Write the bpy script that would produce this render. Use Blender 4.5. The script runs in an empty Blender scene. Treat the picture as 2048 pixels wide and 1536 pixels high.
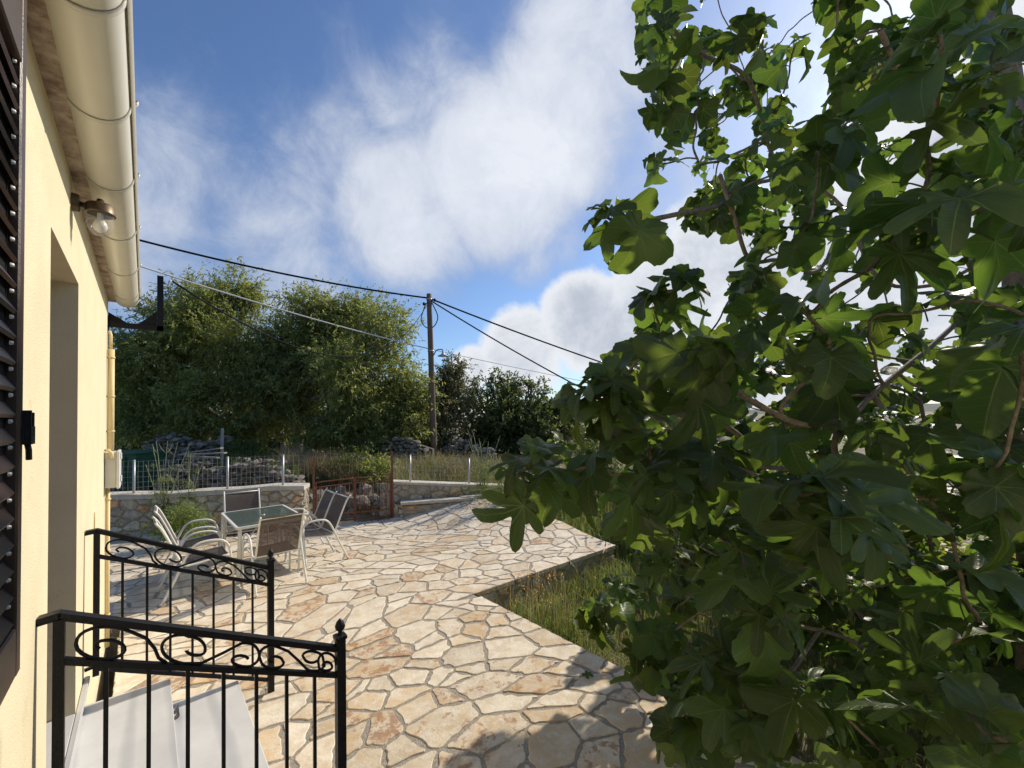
import bpy, math, random
import numpy as np
from mathutils import Vector, Matrix, Quaternion

R = math.radians
rng = np.random.default_rng(7)
random.seed(7)
sc = bpy.context.scene
COL = sc.collection

# ------------------------------------------------------------------ camera
CF, CYAW, CPIT, CROL, CSH = 859.0, 0.7075, 0.0235, 0.0161, 45.0     # focal (px of 2048), angles, frame shift
CAM = np.array([0.324, 0.0, 2.1])
_sy, _cy = math.sin(CYAW), math.cos(CYAW)
FW = np.array([_sy*math.cos(CPIT), _cy*math.cos(CPIT), math.sin(CPIT)])
RT = np.array([_cy, -_sy, 0.0])
UP = np.cross(RT, FW)
cam_data = bpy.data.cameras.new('camera')
cam_data.sensor_width = 36
cam_data.lens = CF/2048*36
cam_data.shift_y = CSH/2048
cam_data.clip_start = 0.05
cam_data.clip_end = 3000
cam = bpy.data.objects.new('camera', cam_data)
COL.objects.link(cam)
m = Matrix((RT, UP, -FW)).transposed() @ Matrix.Rotation(-CROL, 3, 'Z')
cam.matrix_world = Matrix.Translation(Vector(CAM)) @ m.to_4x4()
sc.camera = cam

def ray(px, py):
    U = (px-1024)/CF; V = -(py-768-CSH)/CF
    u = U*math.cos(CROL)+V*math.sin(CROL); v = -U*math.sin(CROL)+V*math.cos(CROL)
    return FW+RT*u+UP*v
def at_z(px, py, z=0.0):
    r = ray(px, py); return CAM+r*((z-CAM[2])/r[2])
def at_y(px, py, y):
    r = ray(px, py); return CAM+r*((y-CAM[1])/r[1])
def at_x(px, py, x):
    r = ray(px, py); return CAM+r*((x-CAM[0])/r[0])
def at_d(px, py, d):
    return CAM+ray(px, py)*d

# ------------------------------------------------------------------ light
SUN_EL, SUN_AZ = R(34), R(5)            # azimuth from +X towards +Y
sdir = Vector((math.cos(SUN_EL)*math.cos(SUN_AZ), math.cos(SUN_EL)*math.sin(SUN_AZ), math.sin(SUN_EL)))
sl = bpy.data.lights.new('sun', 'SUN')
sl.energy = 4.1
sl.angle = R(0.9)
sl.color = (1.0, 0.90, 0.76)
so = bpy.data.objects.new('sun', sl)
COL.objects.link(so)
so.rotation_euler = (-sdir).to_track_quat('-Z', 'Y').to_euler()
so.location = (20, 0, 20)

sc.view_settings.view_transform = 'Standard'
sc.view_settings.look = 'None'
sc.view_settings.exposure = 0.22
sc.view_settings.gamma = 1.0
sc.view_settings.use_curve_mapping = False
sc.cycles.use_denoising = True
sc.cycles.max_bounces = 8
sc.cycles.transparent_max_bounces = 12
sc.cycles.sample_clamp_indirect = 6

world = bpy.data.worlds.new('World')
sc.world = world
world.use_nodes = True
wn = world.node_tree.nodes; wl = world.node_tree.links
wn.clear()
def N(nodes, typ, **kw):
    n = nodes.new(typ)
    for k, v in kw.items():
        setattr(n, k, v)
    return n
def math_node(nodes, links, op, a, b=None, c=None, clamp=False):
    n = nodes.new('ShaderNodeMath'); n.operation = op; n.use_clamp = clamp
    for i, x in enumerate((a, b, c)):
        if x is None: continue
        if isinstance(x, (int, float)): n.inputs[i].default_value = x
        else: links.new(x, n.inputs[i])
    return n.outputs[0]
def build_world():
    M = lambda op, a, b=None, c=None, clamp=False: math_node(wn, wl, op, a, b, c, clamp)
    sky = N(wn, 'ShaderNodeTexSky', sky_type='NISHITA', sun_disc=False)
    sky.sun_elevation = SUN_EL; sky.sun_rotation = math.pi/2-SUN_AZ
    sky.air_density = 1.0; sky.dust_density = 0.6; sky.ozone_density = 1.6
    tc = N(wn, 'ShaderNodeTexCoord')
    nrm = N(wn, 'ShaderNodeVectorMath', operation='NORMALIZE'); wl.new(tc.outputs['Generated'], nrm.inputs[0])
    d = nrm.outputs[0]
    sep = N(wn, 'ShaderNodeSeparateXYZ'); wl.new(d, sep.inputs[0])
    zz = M('MAXIMUM', M('ADD', sep.outputs[2], 0.22), 0.05)
    cmb = N(wn, 'ShaderNodeCombineXYZ')
    wl.new(M('DIVIDE', sep.outputs[0], zz), cmb.inputs[0]); wl.new(M('DIVIDE', sep.outputs[1], zz), cmb.inputs[1])
    cmb.inputs[2].default_value = 1.3
    def noise(scale, detail, rough, vec, dist=0.0):
        n = N(wn, 'ShaderNodeTexNoise'); n.inputs['Scale'].default_value = scale
        n.inputs['Detail'].default_value = detail; n.inputs['Roughness'].default_value = rough
        n.inputs['Distortion'].default_value = dist
        wl.new(vec, n.inputs['Vector']); return n.outputs['Fac']
    soft = noise(1.9, 8, 0.58, d, 0.15)
    puff = noise(6.0, 14, 0.70, d, 0.25)
    big = noise(0.55, 3, 0.5, cmb.outputs[0], 0.2)
    wisp = noise(7.5, 12, 0.68, d, 0.35)
    def blob(px, py, rad, w):                       # a cloud centred on a direction, radius in degrees
        v = ray(px, py); v = v/np.linalg.norm(v)
        dp = N(wn, 'ShaderNodeVectorMath', operation='DOT_PRODUCT')
        wl.new(d, dp.inputs[0]); dp.inputs[1].default_value = tuple(v)
        mr = N(wn, 'ShaderNodeMapRange', interpolation_type='SMOOTHSTEP')
        mr.inputs['From Min'].default_value = math.cos(R(rad)); mr.inputs['From Max'].default_value = math.cos(R(rad*0.25))
        mr.inputs['To Min'].default_value = 0; mr.inputs['To Max'].default_value = w
        wl.new(dp.outputs['Value'], mr.inputs['Value']); return mr.outputs[0]
    def total(lst):
        s = None
        for b in lst:
            v = blob(*b); s = v if s is None else M('MAXIMUM', s, v)
        return s
    # long soft bank rising to the right, thin veil low on the left
    bank = total([(1190, 130, 12, .95), (1130, 250, 13, 1.05), (1010, 350, 14, 1.0), (880, 280, 12, .55), (820, 430, 13, .78), (700, 380, 12, .5),
                  (1330, 330, 12, .7), (1480, 180, 13, .6), (560, 520, 12, .55), (380, 400, 11, .42), (330, 520, 11, .5), (1080, 480, 8, .6)])
    bankm = M('ADD', bank, M('MULTIPLY', M('SUBTRACT', soft, 0.5), 1.15))
    bankm = M('ADD', bankm, M('MULTIPLY', M('SUBTRACT', wisp, 0.5), 0.95))
    far_m = M('MULTIPLY', M('SUBTRACT', big, 0.5), 1.2)
    mr1 = N(wn, 'ShaderNodeMapRange', interpolation_type='SMOOTHSTEP')
    wl.new(M('ADD', bankm, M('MULTIPLY', far_m, 0.35)), mr1.inputs['Value'])
    mr1.inputs['From Min'].default_value = 0.10; mr1.inputs['From Max'].default_value = 0.95
    # cumulus near the horizon
    cum = total([(1050, 705, 8.5, .9), (1180, 650, 9.5, 1.0), (1330, 610, 11, 1.0), (1450, 520, 11, .9), (1640, 520, 13, 1.0), (1700, 640, 13, 1.0), (1260, 720, 8, 1.0), (940, 735, 4.5, .8),
                 (1880, 420, 14, 1.0), (1950, 250, 13, .9), (2040, 130, 12, .8), (1500, 720, 12, 1.0), (2040, 600, 14, 1.0), (1820, 60, 9, .5)])
    cumm = M('ADD', M('MULTIPLY', cum, 1.25), M('MULTIPLY', M('SUBTRACT', puff, 0.5), 1.5))
    mr2 = N(wn, 'ShaderNodeMapRange', interpolation_type='SMOOTHSTEP')
    wl.new(cumm, mr2.inputs['Value']); mr2.inputs['From Min'].default_value = 0.40; mr2.inputs['From Max'].default_value = 0.92
    # light and shade inside the clouds
    dens = N(wn, 'ShaderNodeMapRange', interpolation_type='SMOOTHSTEP'); wl.new(cumm, dens.inputs['Value'])
    dens.inputs['From Min'].default_value = 0.85; dens.inputs['From Max'].default_value = 1.6
    c1 = N(wn, 'ShaderNodeMix', data_type='RGBA'); wl.new(dens.outputs[0], c1.inputs[0])
    c1.inputs[6].default_value = (5.7, 5.85, 6.1, 1); c1.inputs[7].default_value = (3.3, 3.6, 4.2, 1)
    c0 = N(wn, 'ShaderNodeMix', data_type='RGBA'); wl.new(M('MULTIPLY', soft, wisp), c0.inputs[0])
    mr0 = N(wn, 'ShaderNodeMapRange'); wl.new(bankm, mr0.inputs['Value'])
    mr0.inputs['From Min'].default_value = 0.3; mr0.inputs['From Max'].default_value = 1.2
    wl.new(mr0.outputs[0], c0.inputs[0])
    c0.inputs[6].default_value = (2.5, 3.0, 4.1, 1); c0.inputs[7].default_value = (5.8, 6.0, 6.4, 1)
    tint = N(wn, 'ShaderNodeMix', data_type='RGBA', blend_type='MULTIPLY'); tint.inputs[0].default_value = 1
    wl.new(sky.outputs[0], tint.inputs[6]); tint.inputs[7].default_value = (0.62, 0.74, 0.92, 1)
    mixa = N(wn, 'ShaderNodeMix', data_type='RGBA'); wl.new(M('MULTIPLY', mr1.outputs[0], 0.93), mixa.inputs[0])
    wl.new(tint.outputs[2], mixa.inputs[6]); wl.new(c0.outputs[2], mixa.inputs[7])
    mixb = N(wn, 'ShaderNodeMix', data_type='RGBA'); wl.new(M('MULTIPLY', mr2.outputs[0], 0.97), mixb.inputs[0])
    wl.new(mixa.outputs[2], mixb.inputs[6]); wl.new(c1.outputs[2], mixb.inputs[7])
    bg = N(wn, 'ShaderNodeBackground'); bg.inputs['Strength'].default_value = 0.128
    wl.new(mixb.outputs[2], bg.inputs['Color'])
    out = N(wn, 'ShaderNodeOutputWorld'); wl.new(bg.outputs[0], out.inputs['Surface'])
build_world()

# ------------------------------------------------------------------ helpers
def tag(o, label=None, cat=None, group=None, kind=None):
    if label: o['label'] = label
    if cat: o['category'] = cat
    if group: o['group'] = group
    if kind: o['kind'] = kind
    return o
def thing(name, loc, label, cat, group=None, rz=0.0):
    o = bpy.data.objects.new(name, None); COL.objects.link(o)
    o.location = loc; o.rotation_euler = (0, 0, rz); o.empty_display_size = 0.1
    return tag(o, label, cat, group)
def link(name, me, parent=None, loc=None):
    o = bpy.data.objects.new(name, me); COL.objects.link(o)
    if parent is not None: o.parent = parent
    if loc is not None: o.location = loc
    return o
def copy_tree(o, parent=None):
    c = o.copy(); COL.objects.link(c)
    if parent is not None: c.parent = parent
    for ch in o.children: copy_tree(ch, c)
    return c
def np_mesh(name, V, F, mat, uv=None, tint=None, smooth=False):
    """V (n,3), F (m,k) of one polygon size k"""
    V = np.asarray(V, np.float32); F = np.asarray(F, np.int32)
    me = bpy.data.meshes.new(name)
    me.vertices.add(len(V)); me.vertices.foreach_set('co', V.ravel())
    k = F.shape[1]
    me.loops.add(F.size); me.loops.foreach_set('vertex_index', F.ravel())
    me.polygons.add(len(F)); me.polygons.foreach_set('loop_start', np.arange(0, F.size, k, dtype=np.int32))
    me.polygons.foreach_set('loop_total', np.full(len(F), k, np.int32))
    if smooth: me.polygons.foreach_set('use_smooth', np.ones(len(F), bool))
    if uv is not None:
        l = me.uv_layers.new(name='UVMap'); l.data.foreach_set('uv', np.asarray(uv, np.float32)[F.ravel()].ravel())
    if tint is not None:
        a = me.attributes.new('tint', 'FLOAT_COLOR', 'POINT')
        t = np.ones((len(V), 4), np.float32); t[:, :3] = tint
        a.data.foreach_set('color', t.ravel())
    me.update(calc_edges=True); me.validate()
    for mm in (mat if isinstance(mat, (list, tuple)) else [mat]): me.materials.append(mm)
    return me
class MB:
    def __init__(s, off=(0, 0, 0)): s.v = []; s.f = []; s.o = Vector(off); s.sm = []
    def add(s, vs, fs, smooth=False):
        b = len(s.v); s.v += [Vector(v)-s.o for v in vs]; s.f += [[b+i for i in f] for f in fs]; s.sm += [smooth]*len(fs); return s
    def box(s, x0, x1, y0, y1, z0, z1):
        return s.add([(x0, y0, z0), (x1, y0, z0), (x1, y1, z0), (x0, y1, z0), (x0, y0, z1), (x1, y0, z1), (x1, y1, z1), (x0, y1, z1)],
                     [(0, 3, 2, 1), (4, 5, 6, 7), (0, 1, 5, 4), (1, 2, 6, 5), (2, 3, 7, 6), (3, 0, 4, 7)])
    def bevel_box(s, x0, x1, y0, y1, z0, z1, b):
        # box with chamfered top and vertical edges
        def ring(i, z): return [(x0+i+b, y0+i, z), (x1-i-b, y0+i, z), (x1-i, y0+i+b, z), (x1-i, y1-i-b, z), (x1-i-b, y1-i, z), (x0+i+b, y1-i, z), (x0+i, y1-i-b, z), (x0+i, y0+i+b, z)]
        vs = ring(b, z0)+ring(0, z0+b)+ring(0, z1-b)+ring(b, z1)
        fs = [tuple(range(7, -1, -1)), tuple(range(24, 32))]
        for k in range(3):
            for i in range(8):
                j = (i+1) % 8; fs.append((k*8+i, k*8+j, k*8+8+j, k*8+8+i))
        return s.add(vs, fs)
    def bar(s, p, q, w, h, up=(0, 0, 1)):
        p = Vector(p); q = Vector(q); d = (q-p).normalized(); u = Vector(up)
        if abs(d.dot(u)) > 0.98: u = Vector((1, 0, 0))
        a = d.cross(u).normalized()*w/2; b = a.cross(d).normalized()*h/2
        vs = [p-a-b, p+a-b, p+a+b, p-a+b, q-a-b, q+a-b, q+a+b, q-a+b]
        return s.add(vs, [(0, 1, 2, 3), (7, 6, 5, 4), (0, 4, 5, 1), (1, 5, 6, 2), (2, 6, 7, 3), (3, 7, 4, 0)])
    def tube(s, pts, r, n=8, caps=True):
        P = [Vector(p) for p in pts]; k = len(P)
        rr = r if isinstance(r, (list, tuple, np.ndarray)) else [r]*k
        vs = []; ref = None
        for i in range(k):
            d = (P[min(i+1, k-1)]-P[max(i-1, 0)])
            d = d.normalized() if d.length > 1e-9 else Vector((0, 0, 1))
            if ref is None:
                ref = Vector((0, 0, 1)) if abs(d.z) < 0.9 else Vector((1, 0, 0))
            a = d.cross(ref)
            if a.length < 1e-4: a = d.cross(Vector((0, 1, 0.3)))
            a.normalize(); b = d.cross(a).normalized(); ref = a.cross(d)
            for j in range(n):
                t = 2*math.pi*j/n; vs.append(P[i]+(a*math.cos(t)+b*math.sin(t))*float(rr[i]))
        fs = []
        for i in range(k-1):
            for j in range(n):
                fs.append((i*n+j, i*n+(j+1) % n, (i+1)*n+(j+1) % n, (i+1)*n+j))
        if caps: fs += [tuple(range(n-1, -1, -1)), tuple(range((k-1)*n, k*n))]
        b = len(s.sm); s.add(vs, fs, True)
        if caps: s.sm[-1] = s.sm[-2] = False
        return s
    def lathe(s, prof, c, n=16, axis='Z', smooth=True):
        vs = []; c = Vector(c)
        for (r, h) in prof:
            for j in range(n):
                t = 2*math.pi*j/n; x, y = r*math.cos(t), r*math.sin(t)
                vs.append(c+(Vector((x, y, h)) if axis == 'Z' else Vector((h, x, y)) if axis == 'X' else Vector((y, h, x))))
        fs = [(i*n+j, i*n+(j+1) % n, (i+1)*n+(j+1) % n, (i+1)*n+j) for i in range(len(prof)-1) for j in range(n)]
        return s.add(vs, fs, smooth)
    def prism(s, poly, d, ax='Z', base=0.0):
        """poly in 2D extruded by d along ax"""
        n = len(poly)
        def P(a, b, h): return (a, b, h) if ax == 'Z' else (h, a, b) if ax == 'X' else (a, h, b)
        vs = [P(a, b, base) for a, b in poly]+[P(a, b, base+d) for a, b in poly]
        fs = [tuple(range(n-1, -1, -1)), tuple(range(n, 2*n))]+[(i, (i+1) % n, n+(i+1) % n, n+i) for i in range(n)]
        return s.add(vs, fs)
    def mesh(s, name, mat, tint=None):
        me = bpy.data.meshes.new(name); me.from_pydata([tuple(v) for v in s.v], [], s.f)
        me.polygons.foreach_set('use_smooth', s.sm)
        for mm in (mat if isinstance(mat, (list, tuple)) else [mat]): me.materials.append(mm)
        if tint is not None:
            a = me.attributes.new('tint', 'FLOAT_COLOR', 'POINT')
            t = np.ones((len(s.v), 4), np.float32); t[:, :3] = tint; a.data.foreach_set('color', t.ravel())
        me.update(); return me
    def build(s, name, mat, parent=None, tint=None):
        return link(name, s.mesh(name, mat, tint), parent)

# ------------------------------------------------------------------ materials
def mat_base(name):
    ma = bpy.data.materials.new(name); ma.use_nodes = True
    nt = ma.node_tree; nt.nodes.clear()
    out = nt.nodes.new('ShaderNodeOutputMaterial'); b = nt.nodes.new('ShaderNodeBsdfPrincipled')
    nt.links.new(b.outputs[0], out.inputs[0])
    return ma, nt, b, out
def simple(name, c1, c2=None, rough=0.6, scale=8.0, bump=0.0, bscale=60.0, metal=0.0, spec=0.5, detail=5, coat=0.0, lo=0.35, hi=0.65, tint=False, coords='P', dirt=None):
    ma, nt, b, out = mat_base(name); nd, lk = nt.nodes, nt.links
    b.inputs['Roughness'].default_value = rough; b.inputs['Metallic'].default_value = metal
    b.inputs['Specular IOR Level'].default_value = spec; b.inputs['Coat Weight'].default_value = coat
    if coords == 'P':
        g = nd.new('ShaderNodeNewGeometry'); vec = g.outputs['Position']
    else:
        g = nd.new('ShaderNodeTexCoord'); vec = g.outputs['Object']
    n = nd.new('ShaderNodeTexNoise'); n.inputs['Scale'].default_value = scale; n.inputs['Detail'].default_value = detail; n.inputs['Roughness'].default_value = 0.6
    lk.new(vec, n.inputs['Vector'])
    rp = nd.new('ShaderNodeMapRange'); rp.inputs['From Min'].default_value = lo; rp.inputs['From Max'].default_value = hi
    lk.new(n.outputs['Fac'], rp.inputs['Value'])
    mx = nd.new('ShaderNodeMix'); mx.data_type = 'RGBA'; lk.new(rp.outputs[0], mx.inputs[0])
    mx.inputs[6].default_value = (*c1, 1); mx.inputs[7].default_value = (*(c2 or c1), 1)
    col = mx.outputs[2]
    if dirt:                                          # (colour, scale, threshold): blotches of wear
        n3 = nd.new('ShaderNodeTexNoise'); n3.inputs['Scale'].default_value = dirt[1]; n3.inputs['Detail'].default_value = 8; n3.inputs['Roughness'].default_value = 0.7
        lk.new(vec, n3.inputs['Vector'])
        r3 = nd.new('ShaderNodeMapRange'); r3.inputs['From Min'].default_value = dirt[2]; r3.inputs['From Max'].default_value = dirt[2]+0.1
        lk.new(n3.outputs['Fac'], r3.inputs['Value'])
        m3 = nd.new('ShaderNodeMix'); m3.data_type = 'RGBA'; lk.new(r3.outputs[0], m3.inputs[0]); lk.new(col, m3.inputs[6]); m3.inputs[7].default_value = (*dirt[0], 1)
        col = m3.outputs[2]
    if tint:
        a = nd.new('ShaderNodeAttribute'); a.attribute_name = 'tint'
        m2 = nd.new('ShaderNodeMix'); m2.data_type = 'RGBA'; m2.blend_type = 'MULTIPLY'; m2.inputs[0].default_value = 1
        lk.new(col, m2.inputs[6]); lk.new(a.outputs['Color'], m2.inputs[7]); col = m2.outputs[2]
    lk.new(col, b.inputs['Base Color'])
    if bump:
        n2 = nd.new('ShaderNodeTexNoise'); n2.inputs['Scale'].default_value = bscale; n2.inputs['Detail'].default_value = 6
        lk.new(vec, n2.inputs['Vector'])
        bp = nd.new('ShaderNodeBump'); bp.inputs['Strength'].default_value = min(1, bump*1.0); bp.inputs['Distance'].default_value = 0.01
        lk.new(n2.outputs['Fac'], bp.inputs['Height']); lk.new(bp.outputs[0], b.inputs['Normal'])
    return ma

M = {}
M['render'] = simple('cream_render', (0.745, 0.67, 0.47), (0.69, 0.615, 0.42), 0.85, 3.0, 0.4, 190, spec=0.2, dirt=((0.60, 0.51, 0.32), 2.2, 0.62))
M['soffit'] = simple('eave_mortar', (0.50, 0.42, 0.34), (0.22, 0.15, 0.11), 0.9, 16, 0.6, 60)
M['tile'] = simple('terracotta', (0.30, 0.12, 0.07), (0.17, 0.08, 0.05), 0.85, 20, 0.6, 50)
M['gutter'] = simple('cream_aluminium', (0.69, 0.67, 0.58), (0.66, 0.635, 0.54), 0.38, 5, 0.02, 200, spec=0.5, dirt=((0.66, 0.61, 0.46), 6, 0.66))
M['brown_alu'] = simple('brown_shutter_paint', (0.034, 0.018, 0.012), (0.050, 0.026, 0.016), 0.38, 40, 0.15, 300, spec=0.5)
M['black_iron'] = simple('black_painted_iron', (0.007, 0.007, 0.009), (0.013, 0.013, 0.015), 0.42, 60, 0.3, 160, spec=0.22)
M['marble'] = simple('white_marble', (0.66, 0.655, 0.63), (0.56, 0.56, 0.55), 0.38, 3.5, 0.03, 80, detail=8)
def vein_marble():
    nt = M['marble'].node_tree; nd, lk = nt.nodes, nt.links; b = nd['Principled BSDF']
    g = nd.new('ShaderNodeNewGeometry'); w = nd.new('ShaderNodeTexWave'); w.wave_type = 'BANDS'; w.bands_direction = 'X'
    w.inputs['Scale'].default_value = 1.6; w.inputs['Distortion'].default_value = 5; w.inputs['Detail'].default_value = 4; w.inputs['Detail Scale'].default_value = 1.2
    mp = nd.new('ShaderNodeMapping'); mp.inputs['Scale'].default_value = (1, .22, 1); lk.new(g.outputs['Position'], mp.inputs[0]); lk.new(mp.outputs[0], w.inputs[0])
    r = nd.new('ShaderNodeMapRange'); r.inputs['From Min'].default_value = .72; r.inputs['From Max'].default_value = 1; lk.new(w.outputs['Fac'], r.inputs['Value'])
    f = math_node(nd, lk, 'MULTIPLY', r.outputs[0], .5)
    m = nd.new('ShaderNodeMix'); m.data_type = 'RGBA'; lk.new(f, m.inputs[0]); lk.new(b.inputs['Base Color'].links[0].from_socket, m.inputs[6]); m.inputs[7].default_value = (.36, .37, .38, 1)
    lk.new(m.outputs[2], b.inputs['Base Color'])
vein_marble()
M['marble_side'] = simple('marble_edge', (0.62, 0.62, 0.60), (0.55, 0.55, 0.54), 0.5, 6)
M['mortar'] = simple('grey_mortar', (0.40, 0.36, 0.295), (0.27, 0.24, 0.195), 0.95, 55, 0.9, 130)
M['wallmortar'] = simple('wall_mortar', (0.42, 0.36, 0.27), (0.28, 0.235, 0.175), 0.95, 30, 0.9, 90)
M['cap'] = simple('concrete_coping', (0.62, 0.58, 0.49), (0.48, 0.44, 0.36), 0.9, 9, 0.5, 70)
M['white_metal'] = simple('white_powder_coat', (0.78, 0.77, 0.70), (0.74, 0.73, 0.66), 0.4, 10)
M['galv'] = simple('galvanised_steel', (0.55, 0.56, 0.56), (0.42, 0.43, 0.43), 0.45, 25, metal=0.4)
M['wire'] = simple('galvanised_wire', (0.38, 0.39, 0.38), (0.28, 0.29, 0.28), 0.5, 25, metal=0.3)
M['rust'] = simple('rusted_iron', (0.27, 0.105, 0.055), (0.15, 0.062, 0.038), 0.85, 35, 0.5, 120)
M['brass'] = simple('aged_brass', (0.16, 0.12, 0.07), (0.10, 0.075, 0.05), 0.45, 60, metal=0.7)
M['box'] = simple('grey_plastic', (0.62, 0.60, 0.53), (0.58, 0.56, 0.50), 0.5, 12)
M['boxlid'] = simple('pale_plastic', (0.72, 0.73, 0.73), (0.68, 0.69, 0.69), 0.35, 12)
M['conduit'] = simple('cream_conduit', (0.74, 0.60, 0.31), (0.68, 0.54, 0.28), 0.5, 12)
M['cable'] = simple('black_cable', (0.012, 0.012, 0.014), None, 0.85, spec=0.1)
M['ropewhite'] = simple('white_wire', (0.72, 0.72, 0.70), None, 0.6)
M['polewood'] = simple('weathered_pole', (0.20, 0.135, 0.09), (0.12, 0.085, 0.06), 0.9, 14, 0.5, 60)
M['grey_wood'] = simple('grey_weathered_wood', (0.36, 0.33, 0.28), (0.24, 0.21, 0.18), 0.9, 14, 0.5, 60)
M['bark'] = simple('grey_bark', (0.20, 0.165, 0.13), (0.10, 0.08, 0.062), 0.92, 22, 0.8, 55)
M['figbark'] = simple('fig_bark', (0.27, 0.22, 0.165), (0.15, 0.12, 0.09), 0.85, 30, 0.8, 90)
M['green_plastic'] = simple('green_plastic', (0.03, 0.11, 0.06), (0.025, 0.09, 0.05), 0.5, 8)
M['rubber'] = simple('dark_rubber', (0.03, 0.025, 0.035), (0.05, 0.045, 0.055), 0.45, 40)
M['rubber_sole'] = simple('mauve_insole', (0.20, 0.17, 0.20), (0.16, 0.14, 0.17), 0.6, 40)
M['coir'] = simple('coir_brown', (0.22, 0.10, 0.04), (0.12, 0.06, 0.03), 1.0, 120, 1.0, 300)
M['litter'] = simple('dead_leaves', (0.20, 0.10, 0.05), (0.30, 0.17, 0.085), 0.9, 30, tint=True)
M['door'] = simple('dark_door', (0.06, 0.035, 0.02), (0.08, 0.045, 0.028), 0.45, 8)
M['bulb'] = simple('opal_bulb', (0.80, 0.78, 0.72), None, 0.3)
M['hill'] = simple('far_scrub', (0.07, 0.10, 0.07), (0.11, 0.13, 0.085), 0.95, 0.08)

def mat_paving():
    ma, nt, b, out = mat_base('crazy_paving_stone'); nd, lk = nt.nodes, nt.links
    g = nd.new('ShaderNodeNewGeometry'); a = nd.new('ShaderNodeAttribute'); a.attribute_name = 'tint'
    sep = nd.new('ShaderNodeSeparateColor'); lk.new(a.outputs['Color'], sep.inputs[0])   # r: ochre share, g: rust share, b: brightness
    Mn = lambda op, x, y=None, z=None, cl=False: math_node(nd, lk, op, x, y, z, cl)
    def noise(s, dt=6, ro=0.6, dist=0.0):
        n = nd.new('ShaderNodeTexNoise'); n.inputs['Scale'].default_value = s; n.inputs['Detail'].default_value = dt; n.inputs['Roughness'].default_value = ro; n.inputs['Distortion'].default_value = dist
        lk.new(g.outputs['Position'], n.inputs['Vector']); return n.outputs['Fac']
    def ramp(v, lo, hi):
        r = nd.new('ShaderNodeMapRange'); r.interpolation_type = 'SMOOTHSTEP'; r.inputs['From Min'].default_value = lo; r.inputs['From Max'].default_value = hi; lk.new(v, r.inputs['Value']); return r.outputs[0]
    def mix(f, x, y):
        m = nd.new('ShaderNodeMix'); m.data_type = 'RGBA'; lk.new(f, m.inputs[0])
        for i, c in ((6, x), (7, y)):
            if isinstance(c, tuple): m.inputs[i].default_value = (*c, 1)
            else: lk.new(c, m.inputs[i])
        return m.outputs[2]
    base = mix(ramp(noise(5, 5, .6), .35, .65), (0.73, 0.65, 0.50), (0.60, 0.50, 0.36))
    base = mix(Mn('MULTIPLY', ramp(noise(15, 8, .7, .5), .50, .62), .55), base, (0.78, 0.74, 0.66))
    och = Mn('MULTIPLY', ramp(Mn('ADD', noise(6.5, 9, .68, .3), Mn('MULTIPLY', sep.outputs[0], .34)), .58, .92), .8)
    c = mix(och, base, (0.60, 0.415, 0.215))
    ru = ramp(Mn('ADD', noise(11, 9, .72, .4), Mn('MULTIPLY', sep.outputs[1], .36)), .70, .80)
    c = mix(Mn('MULTIPLY', ru, .8), c, (0.37, 0.19, 0.095))
    sp = ramp(noise(60, 5, .7), .56, .70)
    c = mix(Mn('MULTIPLY', sp, .28), c, (0.33, 0.24, 0.15))
    hv = nd.new('ShaderNodeHueSaturation'); lk.new(c, hv.inputs['Color']); lk.new(sep.outputs[2], hv.inputs['Value'])
    lk.new(hv.outputs[0], b.inputs['Base Color'])
    b.inputs['Roughness'].default_value = 0.78; b.inputs['Specular IOR Level'].default_value = 0.3
    bp = nd.new('ShaderNodeBump'); bp.inputs['Strength'].default_value = 0.55; bp.inputs['Distance'].default_value = 0.012
    lk.new(Mn('ADD', Mn('MULTIPLY', noise(9, 8, .7), 1.2), Mn('MULTIPLY', noise(70, 4, .6), .35)), bp.inputs['Height']); lk.new(bp.outputs[0], b.inputs['Normal'])
    return ma
M['paving'] = mat_paving()
def mat_wallstone():
    ma = simple('limestone_rubble', (0.47, 0.42, 0.33), (0.30, 0.27, 0.215), 0.9, 9, 0.9, 38, tint=True, lo=.3, hi=.7, dirt=((0.17, 0.155, 0.13), 14, 0.56))
    return ma
M['stone'] = mat_wallstone()
M['rock'] = simple('grey_rock', (0.32, 0.285, 0.235), (0.13, 0.115, 0.095), 0.92, 6, 0.9, 30, tint=True, dirt=((0.16, 0.15, 0.13), 10, 0.58))

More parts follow.
